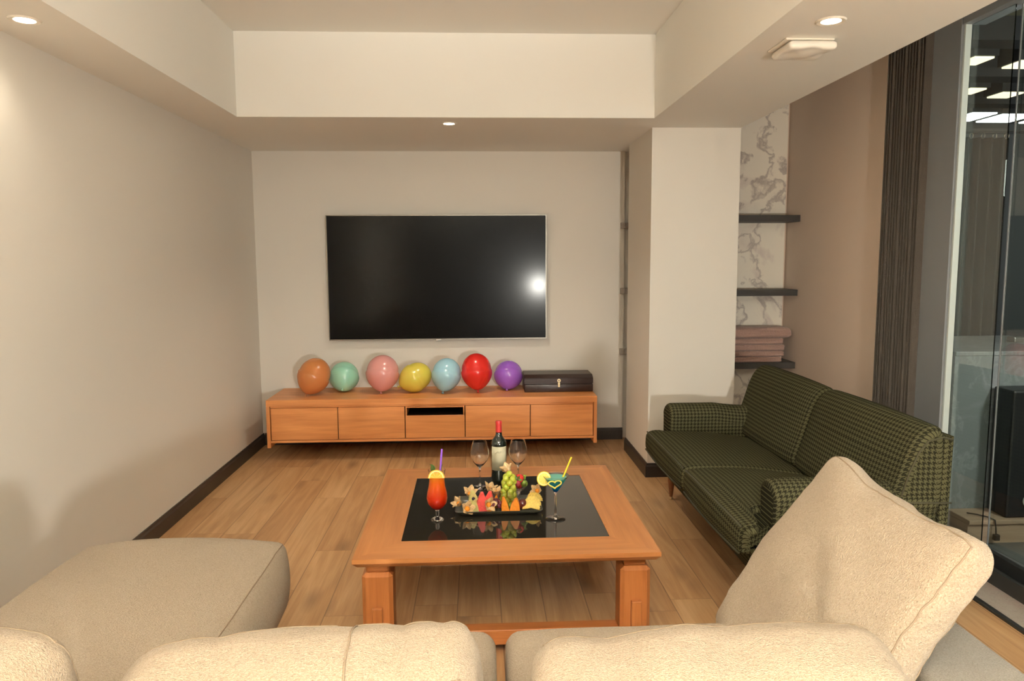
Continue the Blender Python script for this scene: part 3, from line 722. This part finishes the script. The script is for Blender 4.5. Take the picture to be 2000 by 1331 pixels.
mg = thing('martini_cocktail', 'blue-green cocktail in a stemmed martini glass at the right of the table', 'cocktail', (.319, 3.021, ZT))
out = [(0, 0), (.041, 0), (.042, .0015), (.030, .005), (.009, .010), (.0055, .018), (.0042, .05), (.0042, .105), (.008, .117), (.056, .190)]
inn = [(.0548, .1902), (.0068, .1195), (0, .1185)]
obj('glass_body', lathe(out + inn, 48), 'glass', mg, smooth=50)
obj('drink', lathe([(0, .1178), (.0074, .1185), (.0483, .1800), (0, .1803)], 48), 'bluegreen', mg, smooth=50)
obj('straw', tube([(.0, .0, .13), (.035, .004, .185), (.068, .010, .262)], .0036, 12), 'strawy', mg, smooth=40)
disc_slice(.030, .005, 'lemon_slice', 'lemon_slice', mg, Matrix.Translation((-.050, -.012, .178)) @ Matrix.Rotation(rad(12), 4, 'Z') @ Matrix.Rotation(rad(80), 4, 'X'))
pts = []
for k in range(33):      # heart-shaped curl of lemon peel
    t_ = pi + (2 * pi) * (k / 32 - .0) - .0; t2 = t_ - pi
    hx_ = 16 * sin(t2) ** 3; hy_ = 13 * cos(t2) - 5 * cos(2 * t2) - 2 * cos(3 * t2) - cos(4 * t2)
    pts.append((-.008 + hx_ * .0017, -.052 + .004 * sin(t2), .166 + hy_ * .0011))
obj('lemon_peel', tube(pts, .0028, 8), plain('lemon_peel', (.86, .74, .12), .4), mg, smooth=True)

# ------------------------------------------------------------------ fruit platter
tr = thing('serving_tray', 'shallow black rectangular tray carrying the fruit in the middle of the table', 'tray', (.083, 3.175, ZT))
bm = bmesh.new()
def rr_ring(hx, hy, z, r=.02, n=6):
    out = []
    for cx_, cy_, a0_ in ((hx - r, hy - r, 0), (-hx + r, hy - r, 90), (-hx + r, -hy + r, 180), (hx - r, -hy + r, 270)):
        for i in range(n + 1):
            a = rad(a0_ + 90 * i / n); out.append(bm.verts.new((cx_ + r * cos(a), cy_ + r * sin(a), z)))
    return out
rg = [rr_ring(.165, .085, 0), rr_ring(.182, .102, .012), rr_ring(.188, .108, .021), rr_ring(.185, .105, .0215), rr_ring(.176, .096, .012), rr_ring(.160, .080, .006)]
for a, b2 in zip(rg, rg[1:]):
    for i in range(len(a)): bm.faces.new((a[i], a[(i + 1) % len(a)], b2[(i + 1) % len(a)], b2[i]))
bm.faces.new(rg[0][::-1]); bm.faces.new(rg[-1])
obj('tray_body', bm, 'tray', tr, smooth=40)
ZP = ZT + .0062    # tray surface
def physalis(loc, yaw, pitch, s, label):
    """berry in its papery husk; petals open to a star"""
    o = thing('physalis', label, 'fruit', loc, group='physalis fruits on the tray'); o.rotation_euler = (pitch, 0, yaw)
    obj('berry', sphere((0, 0, .010 * s), .0095 * s, seg=14), 'orangeb', o, smooth=True)
    t = bmesh.new()
    for k in range(5):
        a = 2 * pi * k / 5; rows = []
        for i in range(7):
            q = i / 6; ww = .0155 * s * sin(pi * min(1, q * .72 + .22)) * (1 - q * .4); rad_ = .004 * s + .024 * s * q; z = .030 * s * sin(q * 1.5) * (.9 if q < .9 else .95)
            rows.append([t.verts.new((rad_ * cos(a) - kk * ww * sin(a), rad_ * sin(a) + kk * ww * cos(a), z + abs(kk) * .003 * s + random.uniform(-1, 1) * .0012)) for kk in (-1, 0, 1)])
        for a_, b_ in zip(rows, rows[1:]):
            for kk in range(2): t.faces.new((a_[kk], a_[kk + 1], b_[kk + 1], b_[kk]))
    h = obj('husk', t, 'husk', o, smooth=True); s_ = h.modifiers.new('t', 'SOLIDIFY'); s_.thickness = .0006
    return o
physalis((-.055, 3.105, ZP + .014), rad(20), rad(60), 1.15, 'physalis with open husk hanging over the front left rim of the tray')
physalis((-.082, 3.150, ZP + .020), rad(-60), rad(50), 1.05, 'physalis at the far left end of the tray, husk pointing left')
physalis((-.040, 3.190, ZP + .045), rad(10), rad(25), 1.2, 'physalis standing above the melon at the left of the tray')
physalis((.034, 3.110, ZP + .030), rad(30), rad(70), 1.15, 'physalis with brown husk in front of the red watermelon')
physalis((.045, 3.235, ZP + .050), rad(80), rad(15), 1.15, 'physalis behind the watermelon at the back of the tray')
physalis((.078, 3.200, ZP + .046), rad(-20), rad(10), 1.0, 'physalis between the watermelon and the green grapes')
physalis((.262, 3.215, ZP + .052), rad(-30), rad(60), 1.05, 'physalis with pointed husk behind the pineapple')
def wedge(name, label, cat, loc, rz, L_, H, T, mat, rind=None, tilt=0, group=None):
    o = thing(name, label, cat, loc, rz, group)
    n = 12; poly = [(L_ * .5 * cos(pi * i / n), 0 + H * sin(pi * i / n)) for i in range(n + 1)]
    obj('flesh', prism(poly, -T / 2, T / 2, 'Y', bev=.0015), mat, o)
    if rind:
        pl = [(L_ * .5 * 1.04 * cos(pi * i / n), H * 1.04 * sin(pi * i / n)) for i in range(n + 1)] + [(L_ * .5 * .99 * cos(pi * i / n), H * .99 * sin(pi * i / n)) for i in range(n, -1, -1)]
        obj('rind', prism(pl, -T / 2, T / 2, 'Y'), rind, o)
    o.rotation_euler = (tilt, 0, rz); return o
def spike(name, label, cat, loc, rz, w, h, d, mat, lean=0, group=None):
    o = thing(name, label, cat, loc, rz, group); o.rotation_euler = (0, lean, rz)
    t = prism([(-w / 2, 0), (w / 2, 0), (w * .38, h * .55), (w * .12, h), (-w * .12, h * .98), (-w * .42, h * .5)], -d / 2, d / 2, 'Y', bev=.002)
    obj('flesh', t, mat, o); return o
spike('watermelon_piece', 'tall red watermelon piece at the left front of the tray', 'fruit', (.012, 3.125, ZP), rad(5), .050, .082, .026, 'pinkf', group='watermelon pieces')
spike('watermelon_piece', 'red watermelon piece leaning behind the brown physalis husk', 'fruit', (.038, 3.150, ZP), rad(-8), .050, .078, .026, 'pinkf', .12, group='watermelon pieces')
spike('melon_piece', 'pale yellow melon piece between physalis and watermelon', 'fruit', (-.020, 3.120, ZP), rad(-10), .040, .050, .024, 'melon', group='melon pieces')
spike('melon_piece', 'greenish melon piece at the back left of the tray', 'fruit', (-.022, 3.165, ZP), rad(12), .050, .078, .024, 'melon', -.1, group='melon pieces')
for x, y, z, l in ((-.025, 3.142, .048, 'upper dark blueberry on the melon'), (-.013, 3.133, .036, 'lower dark blueberry between melon and watermelon')):
    tag(obj('blueberry', sphere((0, 0, 0), .0075, seg=14), 'berry', smooth=True), l, 'fruit', 'blueberries'); bpy.context.view_layer.update(); COL.objects[-1].location = (x, y, ZP + z)
spike('orange_piece', 'orange cube of papaya in front of the dark grapes', 'fruit', (.043, 3.092, ZP + .002), rad(15), .022, .016, .015, 'orangef', group='orange fruit pieces')
spike('orange_piece', 'left tall cantaloupe wedge below the green grapes', 'fruit', (.112, 3.105, ZP), rad(5), .034, .066, .028, 'orangef', -.12, group='orange fruit pieces')
spike('orange_piece', 'right cantaloupe wedge below the green grapes', 'fruit', (.152, 3.100, ZP), rad(-6), .046, .060, .030, 'orangef', .1, group='orange fruit pieces')
spike('orange_piece', 'small orange fruit tip behind the dark grapes', 'fruit', (.070, 3.165, ZP), rad(-6), .026, .056, .02, 'orangef', .1, group='orange fruit pieces')
def bunch(name, label, loc, spots, r, mat, sc=(1, 1, 1.12), group=None):
    o = thing(name, label, 'fruit', loc, group=group); first = None
    for i, p in enumerate(spots):
        if first is None: first = g_ = obj('grape', sphere((0, 0, 0), r, seg=16, sc=sc), mat, o, smooth=True)
        else: g_ = first.copy(); COL.objects.link(g_); g_.parent = o
        g_.location = p; g_.rotation_euler = (random.uniform(-.6, .6), random.uniform(-.6, .6), 0)
    zs = [p[2] for p in spots]
    obj('stalk', tube([(0, 0, min(zs)), (.002, .001, (min(zs) + max(zs)) / 2), (0, 0, max(zs) + r)], .0018, 6), 'stem', o)
    return o
sp_ = []
for lv in range(7):
    z = lv * .0185; n = 5 if lv < 3 else 4; R_ = .0235 if lv < 4 else .0205
    for k in range(n):
        a = 2 * pi * k / n + lv * .65; sp_.append((R_ * cos(a) + .003 * lv * .35, R_ * .95 * sin(a), z + random.uniform(-.002, .002)))
sp_.append((.006, 0, 7 * .0185))
bunch('green_grape_bunch', 'bunch of green grapes piled high out of the clear tumbler', (.125, 3.165, ZP + .020 + .0), sp_, .0138, 'ggrape')
gt = thing('clear_tumbler', 'clear tumbler in the middle of the tray holding the green grapes', 'glass', (.127, 3.165, ZP))
obj('glass_wall', lathe([(0, 0), (.034, 0), (.038, .003), (.0425, .080), (.0413, .080), (.037, .006), (0, .005)], 40), 'glass', gt, smooth=50)
sp_ = []
for k in range(15):
    a = k * 2.4; R_ = .0075 * math.sqrt(k); sp_.append((R_ * cos(a) * 1.1, R_ * sin(a) * .75, .010 + .036 * max(0, 1 - (R_ / .032) ** 2)))
bunch('red_grape_bunch', 'heap of dark red grapes left of the cantaloupe wedges', (.074, 3.118, ZP), sp_, .0098, 'rgrape')
tag(obj('plum', sphere((0, 0, 0), .021, seg=20, sc=(1, .9, 1.1)), 'plum', smooth=True), 'dark red plum between cantaloupe and pineapple', 'fruit'); COL.objects[-1].location = (.187, 3.13, ZP + .023)
tag(obj('plum', sphere((0, 0, 0), .016, seg=20), 'plum', smooth=True), 'small dark plum behind the pineapple fan', 'fruit'); COL.objects[-1].location = (.200, 3.175, ZP + .017)
def pineapple(label, loc, r, rz, tilt):
    o = thing('pineapple_slice', label, 'fruit', loc, group='pineapple slices fanned on the tray'); o.rotation_euler = (tilt, 0, rz)
    n = 36; poly = [(0, 0)]
    for i in range(n + 1):
        a = -pi * .06 + pi * 1.12 * i / n; q = r * (1 + .045 * (1 if i % 3 == 0 else -.6)); poly.append((q * cos(a), q * sin(a)))
    obj('flesh', prism([(a, b2 + r * .25) for a, b2 in poly], -.004, .004, 'Y', bev=.001), 'pine', o)
for i, (x, y, z, r, rz, tl) in enumerate(((.222, 3.100, .006, .038, rad(-12), rad(-40)), (.232, 3.125, .012, .038, rad(10), rad(-30)), (.246, 3.148, .022, .036, rad(28), rad(-22)), (.236, 3.170, .030, .026, rad(20), rad(-15)))):
    pineapple(['front pineapple slice of the fan at the right end of the tray', 'second pineapple slice of the fan', 'third pineapple slice of the fan', 'small rearmost pineapple slice standing behind the fan'][i], (x, y, ZP + z), r, rz, tl)
# fruit coupe
cp = thing('fruit_coupe', 'small footed glass coupe filled with strawberries behind the green grapes', 'glass', (.178, 3.245, ZP))
obj('glass_body', lathe([(0, 0), (.022, 0), (.022, .002), (.008, .006), (.005, .012), (.005, .040), (.010, .048), (.028, .056), (.037, .072), (.038, .092), (.0368, .092), (.0358, .072), (.027, .0575), (0, .052)], 40), 'glass', cp, smooth=50)
def strawberry(loc, rot, s, label):
    o = thing('strawberry', label, 'fruit', loc, group='strawberries in the coupe'); o.rotation_euler = rot
    obj('flesh', lathe([(0, -.016 * s), (.006 * s, -.0135 * s), (.012 * s, -.003 * s), (.0135 * s, .006 * s), (.010 * s, .012 * s), (0, .0125 * s)], 20), 'strawb', o, smooth=True)
    t = bmesh.new()
    for k in range(6):
        a = 2 * pi * k / 6; c_ = t.verts.new((0, 0, .0135 * s)); p1 = t.verts.new((.009 * s * cos(a - .4), .009 * s * sin(a - .4), .0145 * s)); p2 = t.verts.new((.015 * s * cos(a), .015 * s * sin(a), .012 * s)); p3 = t.verts.new((.009 * s * cos(a + .4), .009 * s * sin(a + .4), .0145 * s)); t.faces.new((c_, p1, p2, p3))
    h = obj('calyx', t, 'leaf', o); s_ = h.modifiers.new('t', 'SOLIDIFY'); s_.thickness = .0006
X0, Y0 = .178, 3.245
strawberry((X0 - .018, Y0 - .010, ZP + .103), (rad(70), 0, rad(20)), 1.45, 'strawberry at the left of the glass coupe')
strawberry((X0 + .004, Y0 - .012, ZP + .110), (rad(95), 0, rad(-30)), 1.45, 'strawberry on top in the middle of the glass coupe')
strawberry((X0 + .0, Y0 + .014, ZP + .100), (rad(-60), 0, rad(10)), 1.1, 'strawberry at the back of the glass coupe')
strawberry((X0 + .001, Y0 - .004, ZP + .074), (rad(180), 0, 0), 1.0, 'strawberry deep inside the glass coupe')
tag(obj('kiwi_piece', sphere((0, 0, 0), .015, seg=18, sc=(1, .8, 1.1)), 'kiwi', smooth=True), 'green kiwi piece at the right of the glass coupe', 'fruit'); COL.objects[-1].location = (X0 + .024, Y0 - .008, ZP + .082)
t = thing('starfruit_sprig', 'spiky yellow-green fruit tip sticking up from the right of the coupe', 'fruit', (X0 + .026, Y0, ZP + .095))
for k in range(7): leaf(t, (0, 0, 0), .026, .010, 2 * pi * k / 7, rad(55), 'spike', 'kiwi')
tag(obj('pink_grape', sphere((0, 0, 0), .0145, seg=20), 'pgrape', smooth=True), 'shiny pink-red grape at the front of the coupe beside the green grapes', 'fruit'); COL.objects[-1].location = (X0 - .008, Y0 - .036, ZP + .092)
physalis((X0 - .048, Y0 + .0, ZP + .135), rad(200), rad(60), 1.1, 'physalis with pale husk on top of the green grapes before the bottle label')

# ------------------------------------------------------------------ green sofa
def uv_sweep(poly, y0, y1, name, mat, parent, ny=2, inset=0, edge=.02, fn=None, swap=False):
    """closed profile (x,z) swept along Y with rounded ends; UV = (arc length, y)"""
    t = bmesh.new(); uvl = t.loops.layers.uv.new('UVMap'); n = len(poly)
    arc = [0]
    for i in range(n): a, b2 = poly[i], poly[(i + 1) % n]; arc.append(arc[-1] + math.dist(a, b2))
    cxm = sum(p[0] for p in poly) / n; czm = sum(p[1] for p in poly) / n
    stations = []; K = 5
    for k in range(K + 1): a = pi / 2 * k / K; stations.append((y0 + edge * (1 - sin(a)), edge * (1 - cos(a + 0)) if False else edge * (1 - sin(pi / 2 * (k / K))) ** 1.0))
    st = []
    for k in range(K + 1): a = pi / 2 * k / K; st.append((edge * (1 - cos(a)), edge * (1 - sin(a))))   # (y offset, shrink)
    ys = [(y0 + dy, s) for dy, s in st] + [(y0 + edge + (y1 - y0 - 2 * edge) * i / ny, 0) for i in range(1, ny)] + [(y1 - dy, s) for dy, s in st[::-1]]
    nrm = []
    for i in range(n):
        a, b2 = Vector(poly[i - 1]), Vector(poly[(i + 1) % n]); d = (b2 - a).normalized(); nrm.append(Vector((d.y, -d.x)))
    area = sum(poly[i][0] * poly[(i + 1) % n][1] - poly[(i + 1) % n][0] * poly[i][1] for i in range(n))
    sg = 1 if area > 0 else -1
    rings = []
    for y, s in ys:
        ring = []
        for i in range(n):
            q = Vector(poly[i]) - sg * nrm[i] * s; P = Vector((q.x, y, q.y))
            if fn: P = fn(P)
            ring.append(t.verts.new(P))
        rings.append(ring)
    def put(f_, us):
        for lp, u in zip(f_.loops, us): lp[uvl].uv = u
    for r in range(len(rings) - 1):
        for i in range(n):
            j = (i + 1) % n
            f_ = t.faces.new((rings[r][i], rings[r][j], rings[r + 1][j], rings[r + 1][i]))
            put(f_, [(arc[i], ys[r][0]), (arc[i + 1], ys[r][0]), (arc[i + 1], ys[r + 1][0]), (arc[i], ys[r + 1][0])])
    for ring in (rings[0], rings[-1]):
        f_ = t.faces.new(ring); put(f_, [(v.co.x, v.co.z) for v in ring])
    me = bpy.data.meshes.new(name); bmesh.ops.recalc_face_normals(t, faces=t.faces); t.to_mesh(me); t.free()
    o = obj(name, me, mat, parent, smooth=40); return o
def smooth_poly(pts, it=3):
    for _ in range(it):
        q = []
        for i in range(len(pts)):
            a, b2 = pts[i], pts[(i + 1) % len(pts)]
            q.append((a[0] * .75 + b2[0] * .25, a[1] * .75 + b2[1] * .25)); q.append((a[0] * .25 + b2[0] * .75, a[1] * .25 + b2[1] * .75))
        pts = q
    return pts
SY0, SY1 = 2.83, 4.68; OY = 3.755; OX = 1.03
so = thing('green_sofa', 'dark green houndstooth two-seat sofa with rolled arms along the right side', 'sofa', (OX, OY, 0), rad(0))
def SX(poly): return [(x - OX, z) for x, z in poly]
# base
uv_sweep(smooth_poly(SX([(1.16, .17), (1.90, .17), (1.90, .33), (1.12, .33), (1.115, .26)]), 1), SY0 + .03 - OY, SY1 - .03 - OY, 'seat_base', 'hound', so, 4, edge=.01)
# seat cushions, front ones wrap before the arms
for (ya, yb, front) in ((2.80, 3.645, 'n'), (3.65, 4.50, 'f')):
    prof = smooth_poly(SX([(1.045, .335), (1.032, .36), (1.032, .40), (1.036, .44), (1.062, .462), (1.15, .466), (1.35, .462), (1.55, .435), (1.72, .405), (1.75, .38), (1.75, .335), (1.4, .333)]), 2)
    xin = 1.19 - OX; ylo, yhi = ya - OY, yb - OY
    def fseat(P, front=front, ylo=ylo, yhi=yhi):
        q = P.copy(); w_ = (P.y - ylo) / (yhi - ylo)
        if P.z > .40: q.z += .014 * sin(pi * max(0, min(1, w_)))
        q.x -= .012 * sin(pi * max(0, min(1, w_))) if P.x < .1 else 0
        kk = max(0, min(1, (P.x - .075) / .055)); kk = kk * kk * (3 - 2 * kk)
        if kk > 0:   # behind the arm fronts the cushion ends at the inner arm faces
            if front == 'n': q.y = yhi - (yhi - q.y) * (1 - kk * (3.035 - OY - ylo) / (yhi - ylo))
            else: q.y = ylo + (q.y - ylo) * (1 - kk * (yhi - (4.455 - OY)) / (yhi - ylo))
        return q
    for zz_, xx_ in ((.452, 1.046), (.345, 1.038)):
        obj('piping', tube([fseat(Vector((xx_ - OX - .003, ylo + .025 + (yhi - ylo - .05) * k_ / 20, zz_))) for k_ in range(21)], .0045, 8), 'welt', so, smooth=True)
    c_ = uv_sweep(prof, ylo, yhi, 'seat_cushion', 'hound', so, 24, edge=.03, fn=fseat)
# backrest cushions
bp_ = SX([(1.63, .40), (1.69, .58), (1.745, .76), (1.80, .835), (1.87, .84), (1.885, .76), (1.88, .40)])
for (ya, yb) in ((2.845, 3.752), (3.757, 4.66)):
    ylo, yhi = ya - OY, yb - OY
    def fback(P, ylo=ylo, yhi=yhi):
        q = P.copy(); w_ = max(0, min(1, (P.y - ylo) / (yhi - ylo))); s_ = sin(pi * w_) ** .6
        if P.x < .82: q.x -= .022 * s_
        if P.z > .7: q.z += .010 * s_
        return q
    uv_sweep(smooth_poly(bp_, 3), ylo, yhi, 'back_cushion', 'hound', so, 20, edge=.035, fn=fback)
uv_sweep(SX([(1.86, .18), (1.905, .18), (1.915, .80), (1.87, .80)]), SY0 + .02 - OY, SY1 - .02 - OY, 'back_frame', 'hound', so, 4, edge=.012)
# arms: profile in YZ swept along X
def arm(yin, yout):
    s = 1 if yout > yin else -1; w_ = abs(yout - yin)
    pr = [(yin, .18), (yin, .50), (yin - s * .012, .565), (yin + s * w_ * .25, .615), (yin + s * w_ * .7, .612), (yout + s * .012, .56), (yout, .50), (yout, .18)]
    return smooth_poly(pr, 2)
for yin, yout in ((3.02, 2.84), (4.47, 4.665)):
    t = arm(yin - OY, yout - OY)
    # build along X by sweeping in Y and rotating axes
    def fx(P):   # P=(a,s,z) -> (s,a,z); front end rounded down
        s_ = P.y; z = P.z
        k = max(0, (.16 - (s_)) / .16) if s_ < .16 else 0
        if z > .3: z = .3 + (z - .3) * (1 - .20 * (1 - math.sqrt(max(0, 1 - min(1, k) ** 2))))
        if s_ > .45 and z > .5: z -= .03 * sin(min(1, (s_ - .45) / .2) * pi / 2) * .6
        return Vector((s_, P.x, z))
    uv_sweep(t, 1.185 - OX, 1.86 - OX, 'arm_rest', 'hound', so, 26, edge=.03, fn=fx)
# piping on the near arm and the near back end
obj('piping', tube([(x - OX, 2.836 - OY, z) for x, z in ((1.905, .53), (1.70, .535), (1.45, .55), (1.25, .545))], .004, 8), 'welt', so, smooth=True)
obj('piping', tube([(x - OX, 2.842 - OY, z) for x, z in ((1.70, .56), (1.73, .66), (1.765, .74), (1.80, .785), (1.86, .80), (1.90, .79))], .004, 8), 'welt', so, smooth=True)
for x, y in ((1.215, 4.54), (1.215, 2.95), (1.84, 4.56), (1.84, 2.95)):
    M4 = Matrix.Translation((x - OX, y - OY, 0))
    lg = obj('leg', lathe([(0, .016), (.009, .016), (.012, .03), (.022, .12), (.024, .172), (0, .172)], 20, M4=M4), 'walnut', so, smooth=40)
    obj('caster', lathe([(0, 0), (.010, 0), (.013, .004), (.011, .0165), (0, .0165)], 16, M4=M4), 'brass', lg, smooth=40)

# ------------------------------------------------------------------ cream sectional sofa (foreground)
cs = thing('cream_sectional', 'large cream fabric sectional sofa with a left chaise filling the foreground', 'sofa', (0, 1.7, 0))
OY2 = 1.7
def wr(P, a=.004, f=9, s=0): return a * (noise.noise(Vector((P.x * f + s, P.y * f, P.z * f))) + .20 * (1 - abs(noise.noise(Vector((P.x * f * 1.7 - s, P.y * f * 3.1, P.z * f * 2.4)))) * 2))
def cushion(name, c, h, r, mat, parent, bulge=(0, 0, 0), wa=.004, wf=7, seed=0, rot=None, extra=None, n=20, seam=None):
    hx, hy, hz = h
    def f(P):
        q = P.copy(); u, v, w_ = P.x / hx, P.y / hy, P.z / hz
        q.z += math.copysign(bulge[2] * max(0, (1 - u * u)) * max(0, (1 - v * v)), P.z) if abs(w_) > .3 else 0
        q.y += math.copysign(bulge[1] * max(0, (1 - u * u)) * max(0, (1 - w_ * w_)), P.y) if abs(v) > .3 else 0
        q.x += math.copysign(bulge[0] * max(0, (1 - v * v)) * max(0, (1 - w_ * w_)), P.x) if abs(u) > .3 else 0
        nv = Vector((wr(P, wa, wf, seed), wr(P, wa, wf, seed + 31), wr(P, wa, wf, seed + 77)))
        if extra: q = extra(q, u, v, w_)
        return q + nv
    t = rounded_box(hx, hy, hz, r, n, f)
    m4 = Matrix.Translation(c) @ (rot.to_4x4() if rot else Matrix()); t.transform(m4)
    o = obj(name, t, mat, parent, smooth=True)
    for sm_ in (seam or []):
        pts = [m4 @ shell(Vector(p), hx, hy, hz, r, f) for p in sm_]; obj('seam', tube(pts, .0022, 6), 'creamw', o, smooth=True)
    return o
def line(a, b2, n=24): return [tuple(a[i] + (b2[i] - a[i]) * k / n for i in range(3)) for k in range(n + 1)]
# base platforms
obj('base', box(-1.46, .86, .95 - OY2, 2.02 - OY2, .05, .235, .02), 'cream', cs)
obj('chaise_base', box(-1.46, -.80, 2.021 - OY2, 2.74 - OY2, .05, .185, .02), 'cream', cs)
# chaise seat with seam along its right top edge
def chx(q, u, v, w_):
    if w_ > 0: q.z += .030 * (1 - u * u) * w_ - .012 * max(0, abs(v)) ** 6
    if u > .5: q.x += .055 * (1 - w_ * w_) * (1 - .75 * max(0, v) ** 4)
    return q
hx, hy, hz = .375, .86, .135
cushion('chaise_cushion', (-1.118, 1.935 - OY2, .325), (hx, hy, hz), .030, 'cream', cs, (.0, .02, .012), .005, 4, 3, extra=chx, n=24,
        seam=[line((hx, -hy, hz), (hx, hy, hz), 60), line((-hx, hy, hz), (hx, hy, hz), 30)])
# two seat cushions
cushion('seat_cushion', (-.325, 1.62 - OY2, .343), (.368, .47, .105), .05, 'cream', cs, (.0, .015, .018), .004, 5, 11)
cushion('seat_cushion', (.465, 1.62 - OY2, .345), (.395, .47, .105), .05, 'cream', cs, (.0, .015, .022), .004, 5, 19)
# frame of back and right arm
obj('back_frame', box(-1.50, .92, .92 - OY2, 1.14 - OY2, .05, .60, .05, 4), 'cream', cs, smooth=50)
o = obj('right_arm', box(1.005, 1.245, .30 - OY2, 2.02 - OY2, .03, .575, .018, 4), 'greyc', cs, smooth=50); o['label'] = 'greige woven low arm'
obj('left_arm', box(-1.72, -1.505, .85 - OY2, 1.6 - OY2, .03, .60, .04, 4), 'cream', cs, smooth=50)
for x in (-1.4, -.2, 1.1): 
    for y in (.95, 1.9): obj('foot', box(x - .03, x + .03, y - .03 - OY2, y + .03 - OY2, 0, .052), 'blackp', cs)

def rot_axes(ax, ay, az): return Matrix((ax, ay, az)).transposed()
# loose back cushions: local x = width, y = height, z = thickness
def loose(label, c, ax, ay, h, r, bulge, wa, seed, grp='loose cream back cushions', extra=None, seams=True, n=24, cross=None):
    ax = Vector(ax).normalized(); ay = Vector(ay); ay = (ay - ax * ay.dot(ax)).normalized(); az = ax.cross(ay)
    o = thing('back_pillow', label, 'cushion', c, group=grp)
    sm = []
    if seams:
        a, b2, e = h
        for s in (1, -1):
            sm += [line((-a, b2, s * e), (a, b2, s * e), 60), line((a, -b2, s * e), (a, b2, s * e), 40), line((-a, -b2, s * e), (-a, b2, s * e), 40)]
    if cross is not None: sm.append(line((cross * h[0], h[1] * .2, -h[2]), (cross * h[0], h[1], -h[2]), 12) + line((cross * h[0], h[1], -h[2]), (cross * h[0], h[1], h[2]), 20))
    cushion('cushion_cover', (0, 0, 0), h, r, 'cream', o, bulge, wa, 6, seed, rot_axes(ax, ay, az), extra, n, sm)
    return o
def crease(*cr):
    def f(q, u, v, w_):
        for (cx_, amp, wd, side) in cr:
            q.y -= amp * math.exp(-((u - cx_) / wd) ** 2) * max(0, v) * 1
        return q
    return f
loose('slumped cream back cushion lying along the bottom edge left of centre', (-.375, 1.50, .600), (1, .02, .045), (0, -.30, 1), (.365, .120, .100), .070, (.01, .02, .04), .013, 41, extra=crease((.24, .022, .035, 1), (.55, .016, .05, 1), (.8, .012, .05, 1), (-.5, .010, .08, 1)), cross=.30)
loose('cream back cushion with a long seam, bottom edge right of centre', (.49, 1.45, .598), (1, -.03, .045), (0, -.30, 1), (.378, .118, .110), .070, (.01, .02, .04), .012, 57, extra=crease((.1, .010, .1, 1), (-.6, .012, .08, 1)))
loose('cream back cushion cut off by the lower left picture corner', (-1.09, 1.42, .655), (.97, -.2, .0), (-.05, -.25, 1), (.30, .155, .10), .075, (.01, .02, .04), .012, 73, extra=crease((.2, .01, .1, 1)))
# large cushion leaning on the right arm
A = Vector((1.000, 2.255, .880)); B = Vector((1.035, 1.625, .838)); D = Vector((.735, 2.065, .475))
ax = (A - B).normalized(); up = (A - D); up = (up - ax * up.dot(ax)).normalized(); nz_ = ax.cross(up)
Cc = (A + B) / 2 - (A - D) / 2
hT = .062
side = nz_ if nz_.x > 0 else -nz_
def bigx(q, u, v, w_):
    # soft dents across the middle, pointed upper corners
    q.z -= .030 * math.exp(-((u + .05 + .35 * v) / .22) ** 2) * math.exp(-((v + .35) / .5) ** 2) * (1 if w_ > 0 else 0) if False else 0
    if w_ > 0: q.z *= 1 - .62 * max(0, min(1, (v + .9) / 1.9))
    q.z += .016 * math.exp(-((v - .15 - .9 * u) / .10) ** 2) * max(0, 1 - abs(u + .25) * 1.6) - .014 * math.exp(-((v + .55 + .5 * u) / .12) ** 2) * max(0, 1 - abs(u) * 1.2)
    if v > .6: q.y += .012 * abs(u) ** 3
    return q
loose('large plump cream cushion leaning on the right arm before the green sofa', Cc + side * hT, ax, up, (.318, .318, hT), .050, (.0, .0, .050), .017, 91, extra=bigx, n=30)
